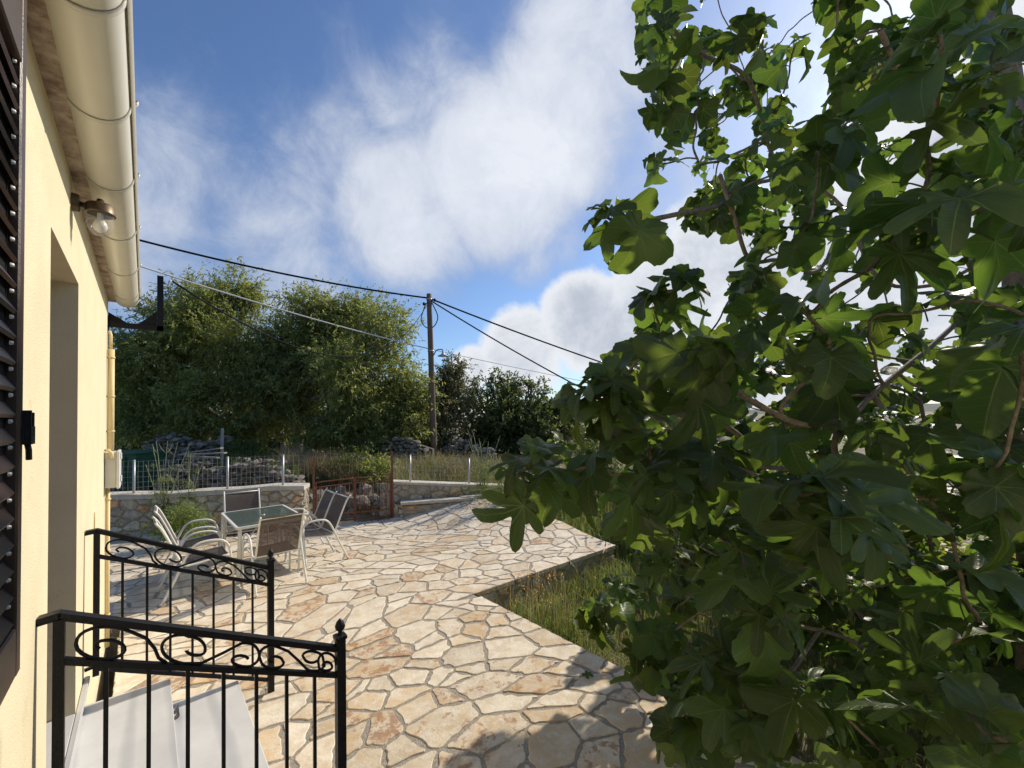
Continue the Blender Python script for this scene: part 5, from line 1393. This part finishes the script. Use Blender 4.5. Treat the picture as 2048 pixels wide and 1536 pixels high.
def build_grass():
    rs = np.random.default_rng(4)
    gz = ground_z
    reg = [(3.42, -1.0), (3.42, 3.98), (6.2, 3.98), (6.45, 5.6), (6.2, 7.2), (7.4, 7.0), (8.6, 4.5), (7.5, 1.5), (5.5, -1.0)]
    grass('garden_grass', 'long green grass growing in the lower garden beside the patio', reg, 21000, (.06, .30), .0048, M['grass'], rs, lean=.6, bright=(.7, 1.7))
    grass('garden_straw', 'pale dry grass mixed in the lower garden beside the patio', reg, 6500, (.05, .26), .0032, M['straw'], rs, lean=.7)
    grass('oat_grass', 'tall wild oats standing against the patio edge', [(3.45, 3.3), (3.45, 4.1), (4.6, 4.1), (4.3, 3.4)], 90, (.45, .85), .0026, M['straw'], rs, lean=.25, heads=.55)
    grass('edge_weeds', 'thick green weeds against the retaining wall below the patio edge', [(3.45, 3.2), (3.45, 4.12), (6.0, 4.12), (6.0, 3.3)], 2300, (.12, .45), .005, M['grass'], rs, lean=.4, bright=(.8, 2.0), heads=.1)
    grass('far_garden_grass', 'rough grass of the garden beyond the raised patio corner', [(6.6, 3.2), (6.5, 7.3), (9.5, 9.5), (14, 8), (12, 3)], 12000, (.15, .6), .010, M['grass'], rs, lean=.5, bright=(.7, 1.8))
    a, c, d, e = P2(790, 10.2), P2(1010, 9.6), P2(1010, 13.5), P2(790, 14.5)
    grass('dry_grass', 'tall straw coloured grass behind the fence around the pole', [tuple(a), tuple(c), tuple(d), tuple(e)], 5200, (.2, .95), .007, M['straw'], rs, lean=.3, heads=.2, bright=(.45, 1.2))
    grass('rough_grass', 'green rough grass behind the fence around the pole', [tuple(a), tuple(c), tuple(d), tuple(e)], 7500, (.25, .9), .007, M['grass'], rs, lean=.4, bright=(.6, 1.6))
    a, c, d, e = P2(595, 10.6), P2(800, 9.9), P2(800, 12.6), P2(595, 13.8)
    grass('slope_straw', 'dry yellow grass on the rocky slope behind the gate', [tuple(a), tuple(c), tuple(d), tuple(e)], 9000, (.06, .30), .007, M['straw'], rs, lean=.5, bright=(.5, 1.2))
    a, c, d, e = P2(560, 12.0), P2(720, 11.8), P2(720, 13.4), P2(560, 14.0)
    grass('tall_straw', 'tall pale grass under the almond tree behind the gate', [tuple(a), tuple(c), tuple(d), tuple(e)], 5000, (.4, 1.1), .008, M['straw'], rs, lean=.3, bright=(.5, 1.1))
    a, c, d, e = P2(440, 11.2), P2(600, 11.2), P2(600, 13.2), P2(440, 13.8)
    grass('shade_grass', 'rough grass on the bank behind the dark tumbled wall', [tuple(a), tuple(c), tuple(d), tuple(e)], 4500, (.3, .9), .007, M['grass'], rs, lean=.35, bright=(.6, 1.5))
build_grass()

def fennel(label, base, h, n, rs, spread=.35):
    base = np.array(base, float); t = thing('fennel_plant', base, label, 'plant', 'wild fennel plants')
    FV = []; 
    for i in range(n):
        a = rs.uniform(0, 6.28); hh = h*rs.uniform(.65, 1.0); tip = base+np.array([math.cos(a)*spread*rs.uniform(.2, 1), math.sin(a)*spread*rs.uniform(.2, 1), hh])
        b = MB(base); pts = [tuple(base+(tip-base)*u+np.array([math.cos(a), math.sin(a), 0])*(-.06*math.sin(math.pi*u))) for u in np.linspace(0, 1, 8)]
        b.tube(pts, [.012-.008*u for u in np.linspace(0, 1, 8)], 6, False)
        for k in range(4):
            u = rs.uniform(.45, .95); p = np.array(pts[int(u*7)]); aa = rs.uniform(0, 6.28); q = p+np.array([math.cos(aa)*.10, math.sin(aa)*.10, .16])*rs.uniform(.6, 1.3)
            b.tube([tuple(p), tuple((p+q)/2+np.array([math.cos(aa), math.sin(aa), 0])*.02), tuple(q)], [.005, .004, .002], 5, False)
        b.build('stem', M['stem'], t)
        for k in range(44):                      # feathery leaves low on the stem
            u = rs.random()**1.8*.75; p = np.array(pts[int(u*7)])-base
            aa = rs.uniform(0, 6.28); dirv = np.array([math.cos(aa), math.sin(aa), rs.uniform(-.1, .6)]); L = rs.uniform(.10, .24)
            for j in range(14):
                f = rs.random(); q = p+dirv*L*f+np.array([0, 0, -.25])*L*f*f; e = dirv*.5+rs.normal(0, .7, 3); e /= np.linalg.norm(e); e = e*rs.uniform(.03, .08); s = np.cross(e, rs.normal(0, 1, 3)); s = s/np.linalg.norm(s)*.0026
                FV += [q-s, q+s, q+e+s*.4, q+e-s*.4]
    FV = np.array(FV); k = len(FV)//4
    link('feathery_leaves', np_mesh('feathery_leaves', FV, np.arange(4*k).reshape(k, 4), M['fennel'], tint=np.repeat(rs.uniform(.6, 1.5, k), 4)[:, None]*np.ones(3)), t)
def build_fennel():
    rs = np.random.default_rng(8)
    p = at_z(330, 1055, 0); fennel('tall wild fennel growing from the foot of the wall behind the house-side chairs', (p[0]-.05, p[1]-.55, 0), 1.75, 6, rs, .45)
    p = at_z(372, 1050, 0); fennel('wild fennel leaning over the wall beside the table', (p[0], p[1]-.6, 0), 1.65, 5, rs, .35)
    q = P2(965, 9.6); fennel('wild fennel at the end of the planting bed in front of the carob tree', (*q, .1), 1.75, 7, rs, .5)
    q = P2(1000, 9.0); fennel('wild fennel beside the fig leaves at the end of the pale wall', (*q, .05), 1.45, 6, rs, .5)
build_fennel()

# ------------------------------------------------------------------ fig tree
def fig_leaf_arrays(rs, n=60, rings=(.36, .70, 1.0), lobes=5, depth=.5, droop=40, curl=.7, fold=.22):
    """petiole at the origin running along +Y, blade hanging from its end; unit length = blade length"""
    th = np.linspace(-np.pi, np.pi, n, endpoint=False)
    ks = [(0, 1.0, 25), (48, .88, 23), (-48, .86, 23)]
    if lobes == 5: ks += [(100, .62, 25), (-100, .64, 25)]
    else: ks = [(0, 1.0, 33), (60, .82, 32), (-60, .84, 32), (118, .50, 34), (-118, .50, 34)]
    r = np.zeros(n); sl_ = .74 if depth > .4 else 1.0
    for a, l, w in ks:
        dd = np.abs((th-R(a*rs.uniform(.93, 1.07))+np.pi) % (2*np.pi)-np.pi); r = r+(l*rs.uniform(.92, 1.06)*np.exp(-(dd/R(w*sl_))**(3.0 if depth > .4 else 3.4)))**4
    r = r**.25
    floor = (1-depth)*(.70-.16*np.abs(th)/np.pi)
    r = np.maximum(r, floor)
    r = .25*np.roll(r, 1)+.5*r+.25*np.roll(r, -1)
    r = r*(1-.45*np.exp(-((np.abs(th)-np.pi)/.30)**2))
    if n > 40: r = r*(1+.022*np.sin(th*27+rs.uniform(0, 6))+.012*np.sin(th*41))
    x = np.concatenate([[0]]+[r*q*np.sin(th) for q in rings]); y = np.concatenate([[0]]+[r*q*np.cos(th) for q in rings])
    qq = np.concatenate([[0]]+[np.full(n, q) for q in rings]); tt = np.concatenate([[0]]+[th]*len(rings))
    uv = np.stack([x, y], 1)
    ph = rs.uniform(0, 6.28, 3)
    ax_ = np.sqrt(x*x+.006)-.077
    z = fold*ax_*(1-.5*ax_)+.07*np.sin(tt*4+ph[0])*qq**2+.045*np.sin(tt*9+ph[1])*qq**3+.06*np.sin(3*x+ph[2])*qq
    z = z-.16*np.maximum(np.abs(x)-.3, 0)
    k = curl+1e-6
    Y2 = np.where(y > 0, np.sin(k*np.maximum(y, 0))/k, y); Z2 = np.where(y > 0, -(1-np.cos(k*np.maximum(y, 0)))/k, 0)+z
    tw = rs.normal(0, .18); x2 = x*np.cos(tw*y)-z*np.sin(tw*y)
    a = R(droop); pl = .50
    V = np.stack([x2, pl+Y2*np.cos(a)+Z2*np.sin(a), .07-Y2*np.sin(a)+Z2*np.cos(a)], 1)
    T = []
    for i in range(n): T.append((0, 1+(i+1) % n, 1+i))
    for q in range(len(rings)-1):
        o = 1+q*n
        for i in range(n):
            j = (i+1) % n; T += [(o+i, o+j, o+n+j), (o+i, o+n+j, o+n+i)]
    # the fan winds so that +Z is the upper face
    F = np.array(T); F = F[:, ::-1]
    # petiole
    m = 5 if n > 40 else 3; steps = 5 if n > 40 else 3; pv = []; puv = []
    for i in range(steps+1):
        f = i/steps; c = np.array([0, pl*f, .07*f+.05*math.sin(math.pi*f)]); rr = .017-.005*f
        for j in range(m):
            u = 2*math.pi*j/m; pv.append(c+np.array([math.cos(u)*rr, 0, math.sin(u)*rr])); puv.append((0, .12))
    o = len(V); pf = []
    for i in range(steps):
        for j in range(m):
            j2 = (j+1) % m; pf += [(o+i*m+j, o+i*m+j2, o+(i+1)*m+j2), (o+i*m+j, o+(i+1)*m+j2, o+(i+1)*m+j)]
    V = np.vstack([V, pv]); uv = np.vstack([uv, puv]); F = np.vstack([F, pf])
    return V, F, uv
MASS = [(1250, -120), (1250, 0), (1262, 190), (1285, 330), (1340, 430), (1320, 520), (1245, 600), (1240, 660), (1100, 710), (1105, 850), (1000, 930), (975, 1000), (1040, 1080), (1150, 1040), (1240, 1110), (1265, 1190), (1160, 1230), (1190, 1320), (1295, 1390), (1285, 1500), (1295, 1650), (2300, 1650), (2300, -120)]
def build_fig():
    rs = np.random.default_rng(12)
    base = at_d(2060, 1440, 3.0); base[2] = float(ground_z(base[0], base[1]))
    t = thing('fig_tree', base, 'large fig tree with broad lobed leaves overhanging the paving from the garden', 'tree')
    A = lambda *l: [np.array(at_d(*p)) for p in l]
    nodes = []; par = []; limbs = []; 
    def add_path(pts, attach=None, res=4):
        P = [np.array(p) for p in smooth_path([tuple(q) for q in pts], res)]
        ids = []
        for i, p in enumerate(P):
            if i == 0 and attach is not None: ids.append(attach); continue
            nodes.append(p); par.append(ids[-1] if ids else -1); ids.append(len(nodes)-1)
        return ids
    def nearest(p):
        return int(np.argmin([np.linalg.norm(np.array(p)-q) for q in nodes]))
    trunk = [base-np.array([0, 0, .15])]+A((2075, 1150, 2.85), (2050, 800, 2.7), (2038, 450, 2.6), (2025, 250, 2.6), (2000, 60, 2.65), (1960, -160, 2.8))
    limbs.append(add_path(trunk, None, 5))
    def limb_from(near_px, pts):
        j = nearest(at_d(*near_px)); limbs.append(add_path([nodes[j]]+A(*pts), j, 4))
    limb_from((2050, 700, 2.65), [(2010, 580, 2.3), (1860, 695, 1.95), (1745, 790, 1.75), (1695, 838, 1.68), (1610, 850, 1.6), (1520, 812, 1.55), (1452, 768, 1.5)])
    limb_from((1695, 838, 1.68), [(1668, 890, 1.6), (1690, 955, 1.5)])
    limb_from((1745, 790, 1.75), [(1780, 835, 1.7), (1822, 865, 1.65)])
    limb_from((2038, 450, 2.6), [(1900, 560, 2.7), (1760, 560, 2.75), (1690, 420, 2.8), (1600, 350, 2.8), (1545, 310, 2.7), (1520, 220, 2.6), (1490, 150, 2.4), (1410, 112, 2.2), (1370, 78, 2.0)])
    limb_from((1600, 350, 2.8), [(1500, 370, 2.5), (1440, 410, 2.2), (1370, 425, 2.0), (1260, 448, 1.85)])
    limb_from((1690, 420, 2.8), [(1640, 540, 2.6), (1560, 520, 2.4), (1500, 520, 2.3), (1470, 440, 2.2), (1440, 350, 2.2)])
    limb_from((2075, 1150, 2.85), [(1900, 1130, 2.8), (1760, 1060, 2.6), (1650, 960, 2.3), (1540, 935, 2.0), (1430, 935, 1.75), (1330, 915, 1.6)])
    limb_from((2025, 250, 2.6), [(1900, 250, 2.2), (1810, 160, 1.9), (1760, 60, 1.8)])
    limb_from((1540, 935, 2.0), [(1450, 850, 1.9), (1330, 820, 1.8), (1260, 740, 1.7)])
    base2 = at_d(1800, 1420, 3.1); base2[2] = float(ground_z(base2[0], base2[1]))-.1
    nodes.append(base2); par.append(0); j0 = len(nodes)-1
    limbs.append(add_path([base2]+A((1760, 1330, 2.9), (1640, 1260, 2.6), (1500, 1260, 2.4), (1380, 1290, 2.2), (1270, 1300, 2.1)), j0, 4))
    limb_from((1760, 1330, 2.9), [(1700, 1200, 2.7), (1560, 1120, 2.6), (1430, 1140, 2.5), (1340, 1150, 2.4)])
    limb_from((1640, 1260, 2.6), [(1560, 1370, 2.2), (1450, 1440, 1.9), (1360, 1470, 1.8)])
    limb_from((1380, 1290, 2.2), [(1310, 1250, 2.15), (1260, 1248, 2.1), (1205, 1225, 2.05)])
    base3 = at_d(1890, 1380, 3.4); base3[2] = float(ground_z(base3[0], base3[1]))-.1
    nodes.append(base3); par.append(0); j0 = len(nodes)-1
    limbs.append(add_path([base3]+A((1880, 1200, 3.1), (1860, 1080, 2.9), (1870, 960, 2.8), (1840, 800, 2.8)), j0, 4))
    # shoot tips: picture position, distance, leaf count, blade length
    hero = [(1300, 20, 1.9, 5, .15), (1330, 160, 2.2, 5, .15), (1330, 60, 2.4, 5, .15), (1050, 965, 1.35, 4, .16), (1175, 1225, 2.1, 5, .13), (1235, 1165, 2.3, 5, .13), (1150, 800, 1.5, 5, .15), (1212, 432, 1.72, 8, 0.18), (1360, 75, 1.81, 4, 0.176), (1300, 110, 2.12, 4, 0.15), (1500, 60, 1.88, 5, 0.167), (1345, 235, 3.0, 5, 0.141), (1310, 320, 2.88, 5, 0.132), (1395, 200, 2.88, 5, 0.15), (1400, 330, 2.88, 5, 0.141), (1440, 430, 2.31, 6, 0.167), (1490, 320, 2.5, 5, 0.158), (1560, 210, 2.62, 5, 0.158), (1590, 90, 2.5, 5, 0.158), (1770, 70, 2.38, 4, 0.141), (1880, 70, 1.15, 5, 0.194), (1960, 190, 1.1, 5, 0.194), (1700, 240, 1.69, 5, 0.176), (1640, 300, 1.75, 5, 0.176), (2010, 400, 0.98, 5, 0.211), (1800, 470, 1.2, 6, 0.194), (1600, 470, 1.88, 5, 0.167), (1370, 560, 1.7, 7, 0.158), (1310, 600, 1.75, 6, 0.141), (1215, 745, 1.45, 7, 0.15), (1310, 690, 1.5, 6, 0.158), (1420, 710, 1.22, 7, 0.185), (1500, 640, 1.76, 4, 0.176), (1600, 610, 1.56, 4, 0.185), (1660, 690, 1.49, 4, 0.194), (1520, 560, 2.08, 4, 0.158), (1065, 915, 1.28, 6, 0.163), (1190, 930, 1.35, 6, 0.176), (1300, 900, 1.45, 6, 0.167), (1320, 960, 1.3, 6, 0.176), (1440, 920, 1.4, 6, 0.167), (1560, 850, 1.76, 4, 0.176), (1695, 1050, 0.98, 9, 0.194), (1640, 985, 1.05, 5, 0.176), (1800, 880, 1.69, 4, 0.185), (1930, 790, 1.69, 4, 0.194), (1860, 1000, 1.3, 6, 0.185), (1990, 940, 1.2, 6, 0.194), (1540, 1210, 1.25, 6, 0.185), (1460, 1320, 1.5, 6, 0.167), (1340, 1270, 2.0, 6, 0.15), (1200, 1215, 2.05, 7, 0.141), (1265, 1190, 2.3, 6, 0.132), (1290, 1330, 2.0, 7, 0.15), (1390, 1400, 1.75, 7, 0.158), (1350, 1470, 1.7, 7, 0.158), (1500, 1450, 1.35, 6, 0.176), (1640, 1400, 1.25, 6, 0.176), (1900, 1390, 1.15, 6, 0.176), (2010, 1480, 0.95, 5, 0.194), (1790, 1300, 1.4, 6, 0.176), (1960, 1240, 1.3, 6, 0.185), (1760, 1500, 1.2, 5, 0.176), (1400, 1040, 1.6, 6, 0.167), (1480, 1080, 1.6, 7, 0.167), (1340, 1100, 1.9, 6, 0.15), (1930, 600, 1.62, 4, 0.194), (1740, 640, 1.76, 4, 0.176), (1700, 160, 2.25, 5, 0.167), (1860, 330, 1.3, 6, 0.185), (2040, 680, 1.1, 5, 0.194), (1440, 1180, 1.9, 5, 0.158), (1600, 760, 1.95, 4, 0.176), (1250, 1010, 1.6, 6, 0.158)]
    tips = [(np.array(at_d(a, b, c)), n, L, True) for a, b, c, n, L in hero]
    k = 0; want = 420
    while k < want:
        px, py = rs.uniform(1080, 2250), rs.uniform(-110, 1600)
        d = rs.uniform(1.5, 4.3)
        if k > 395: px, py, d = rs.uniform(1300, 1560), rs.uniform(60, 520), rs.uniform(3.6, 5.2)
        elif k > 340: px, py, d = rs.uniform(1230, 1620), rs.uniform(860, 1230), rs.uniform(3.0, 4.9)
        if k <= 395 and py < 600 and rs.random() < (.80 if px < 1650 else .6): continue
        if k <= 340 and py > 600 and d < 2.6 and rs.random() < .6: continue
        if py < 600: d = max(d, 2.0)
        m = .17*CF/d
        if not (in_poly((px-m, py), MASS) and in_poly((px, py), MASS) and in_poly((px-m*.6, py-m*.6), MASS) and in_poly((px-m*.6, py+m*.8), MASS)): continue
        p = at_d(px, py, d)
        if p[1] > 2.75: continue
        if p[2] < float(ground_z(p[0], p[1]))+.25: continue
        tips.append((p, int(rs.integers(6, 9)), rs.uniform(.13, .18), False)); k += 1
    for _ in range(70):  # shoots out of view on the right, added to block skylight from the foliage
        p = at_d(rs.uniform(2080, 2700), rs.uniform(500, 1600), rs.uniform(1.3, 3.2))
        if p[2] > .0: tips.append((p, int(rs.integers(5, 8)), rs.uniform(.15, .21), False))
    for _ in range(70):  # shoots hidden behind the crown, added to widen its shade on the paving
        tips.append((np.array([rs.uniform(3.7, 6.2), rs.uniform(.6, 2.45), rs.uniform(.7, 2.7)]), int(rs.integers(5, 8)), rs.uniform(.15, .21), False))
    # grow a twig from the nearest wood to every tip
    order = sorted(range(len(tips)), key=lambda i: min(np.linalg.norm(tips[i][0]-q) for q in nodes))
    kids = {}
    twigs = []
    leaves = []
    NA = None
    for i in order:
        p, n, L, is_hero = tips[i]
        NA = np.array(nodes); dv = p-NA; dist = np.linalg.norm(dv, axis=1)
        cost = dist+.35*np.maximum(0, NA[:, 2]-p[2]); cost[dist < .04] += .2
        j = int(np.argmin(cost)); a = NA[j]; dirv = p-a; Ld = np.linalg.norm(dirv)+1e-6; dirv = dirv/Ld
        pj = par[j]; pd = (a-NA[pj]) if pj >= 0 else np.array([0, 0, 1.]); pd = pd/(np.linalg.norm(pd)+1e-6)
        td = dirv+np.array([0, 0, .55])+rs.normal(0, .18, 3); td /= np.linalg.norm(td)
        m0 = (pd*.5+dirv*.6+rs.normal(0, .15, 3))*Ld; m1 = td*Ld*.9
        ids = [j]; ns = max(3, min(12, int(Ld/.06)))
        for s in range(1, ns+1):
            u = s/ns; h = (2*u**3-3*u**2+1)*a+(u**3-2*u**2+u)*m0+(-2*u**3+3*u**2)*p+(u**3-u**2)*m1
            if s < ns: h = h+rs.normal(0, .006, 3)
            nodes.append(h); par.append(ids[-1]); ids.append(len(nodes)-1)
        twigs.append((ids, is_hero))
        # leaves: spiral round the shoot, youngest and smallest at the tip
        ph = rs.uniform(0, 6.28); ref = np.cross(td, [0, 0, 1.]); ref = ref/(np.linalg.norm(ref)+1e-6); ref2 = np.cross(td, ref)
        for q in range(n):
            f = (q+.5)/n; ang = ph+q*2.3999; inc = R(24+64*f+rs.normal(0, 10))
            rad = ref*math.cos(ang)+ref2*math.sin(ang)
            yv = td*math.cos(inc)+rad*math.sin(inc)+np.array([0, 0, -.10]); yv /= np.linalg.norm(yv)
            zr = np.array([0, 0, 1.0])+td*.35+rs.normal(0, .38, 3); xv = np.cross(yv, zr); xv /= (np.linalg.norm(xv)+1e-6); zv = np.cross(xv, yv)
            sc_ = L*(.55+.5*f)*rs.uniform(.85, 1.15)
            leaves.append((p-td*(.13*f*(L/.18)), xv, yv, zv, sc_, is_hero))
    # wood thickness from the tips down
    n = len(nodes); rad = np.zeros(n); acc = np.zeros(n); has = np.zeros(n, bool)
    depth_order = list(range(n))
    tipset = {tw[0][-1] for tw in twigs}
    for i in reversed(depth_order):
        r_ = acc[i]**(1/2.35) if acc[i] > 0 else .0048
        rad[i] = min(max(r_, .0048), .10)
        if par[i] >= 0: acc[par[i]] += rad[i]**2.35*(.94)
    rad = rad*1.0
    rad[nearest(trunk[0])] = .11
    tr = limbs[0]
    for i, j in enumerate(tr): rad[j] = max(rad[j], .10-.05*i/len(tr))
    b = MB(base); b.tube([nodes[j] for j in tr], [rad[j] for j in tr], 12, False); b.build('trunk', M['figbark'], t)
    for ids in limbs[1:]:
        b = MB(base); r0 = [max(rad[j], .011) for j in ids]; r0[0] = r0[1] if len(r0) > 1 else r0[0]
        b.tube([nodes[j] for j in ids], r0, 9, False); b.build('limb', M['figbark'], t)
    rest = MB(base)
    for ids, is_hero in twigs:
        pts = smooth_path([tuple(nodes[j]) for j in ids], 3); kk = len(ids)
        rr = []
        for i in range(len(pts)):
            f = i/3; a0 = int(min(f, kk-2)); u = f-a0; ra = rad[ids[a0]] if a0 > 0 else rad[ids[1]]; rb = rad[ids[a0+1]]
            rr.append((ra*(1-u)+rb*u)*(1+.14*(i % 2)))
        if is_hero:
            b = MB(base); b.tube(pts, rr, 7); b.build('branch', M['figbark'], t)
        else: rest.tube(pts, rr, 5, False)
    tag(rest.build('twigs', M['figbark'], t), kind='stuff')
    # leaf meshes
    var = []
    specs = [(5, .52, 25, .7, .22), (5, .46, 50, .9, .30), (5, .56, 66, .6, .24), (3, .30, 40, 1.0, .34), (3, .24, 62, .8, .26), (5, .34, 35, 1.1, .20), (3, .20, 18, 1.1, .30), (5, .54, 58, 1.0, .42), (3, .30, 78, .5, .48), (5, .38, 75, .8, .24), (3, .34, 50, 1.3, .6), (5, .5, 70, .9, .55), (3, .15, 45, .8, .2), (3, .28, 85, 1.2, .7), (5, .52, 40, 1.4, .35)]
    for lb, dp, dr, cu, fo in specs:
        V, F, uv = fig_leaf_arrays(rs, 84, (.36, .70, 1.0), lb, dp, dr, cu, fo)
        br = rs.uniform(.85, 1.2); var.append(np_mesh('leaf', V, F, M['fig'], uv=uv, tint=np.array([br*rs.uniform(.95, 1.2), br, br*.95]), smooth=True))
    low = [fig_leaf_arrays(rs, 30, (.5, 1.0), lb, dp, dr, cu, fo) for lb, dp, dr, cu, fo in specs]
    def app(l):
        c = l[0]+l[2]*l[4]*.8; v = c-CAM; dep = v@FW
        if dep < .2: return 0
        px = 1024+CF*(v@RT)/dep; py = 768+CSH-CF*(v@UP)/dep
        return l[4]/dep*(1 if (-60 < px < 2110 and -60 < py < 1600) else .05)
    leaves = [l for l in leaves if np.linalg.norm(l[0]+l[2]*l[4]-CAM) > .62]
    leaves.sort(key=lambda l: -app(l))
    LV, LF, LU, LT = [], [], [], []; o = 0
    for i, (p, xv, yv, zv, s, hr) in enumerate(leaves):
        if i < 299:
            ob = link('leaf', var[int(rs.integers(len(var)))], t)
            m = Matrix(((xv[0], yv[0], zv[0]), (xv[1], yv[1], zv[1]), (xv[2], yv[2], zv[2]))).to_4x4()
            ob.matrix_local = Matrix.Translation(Vector(p-base)) @ m @ Matrix.Diagonal((s, s, s, 1))
        else:
            V, F, uv = low[int(rs.integers(len(low)))]
            W = (V*s)@np.stack([xv, yv, zv])+p-base
            LV.append(W); LF.append(F+o); LU.append(uv); o += len(W); br = rs.uniform(.55, 1.5); LT.append(np.tile([br*rs.uniform(.9, 1.25), br, br*.9], (len(W), 1)))
    ob = link('small_leaves', np_mesh('small_leaves', np.vstack(LV), np.vstack(LF), M['fig'], uv=np.vstack(LU), tint=np.vstack(LT), smooth=True), t)
    tag(ob, kind='stuff')
    # one leaf fallen on the paving
    p = at_z(1178, 1345, .02)
    ob = link('fallen_leaf', var[3]); ob.location = p; ob.rotation_euler = (.2, .1, 2.0); ob.scale = (.06, .06, .045)
    tag(ob, 'small fallen leaf lying on the paving near the fig shade', 'leaf')
build_fig()
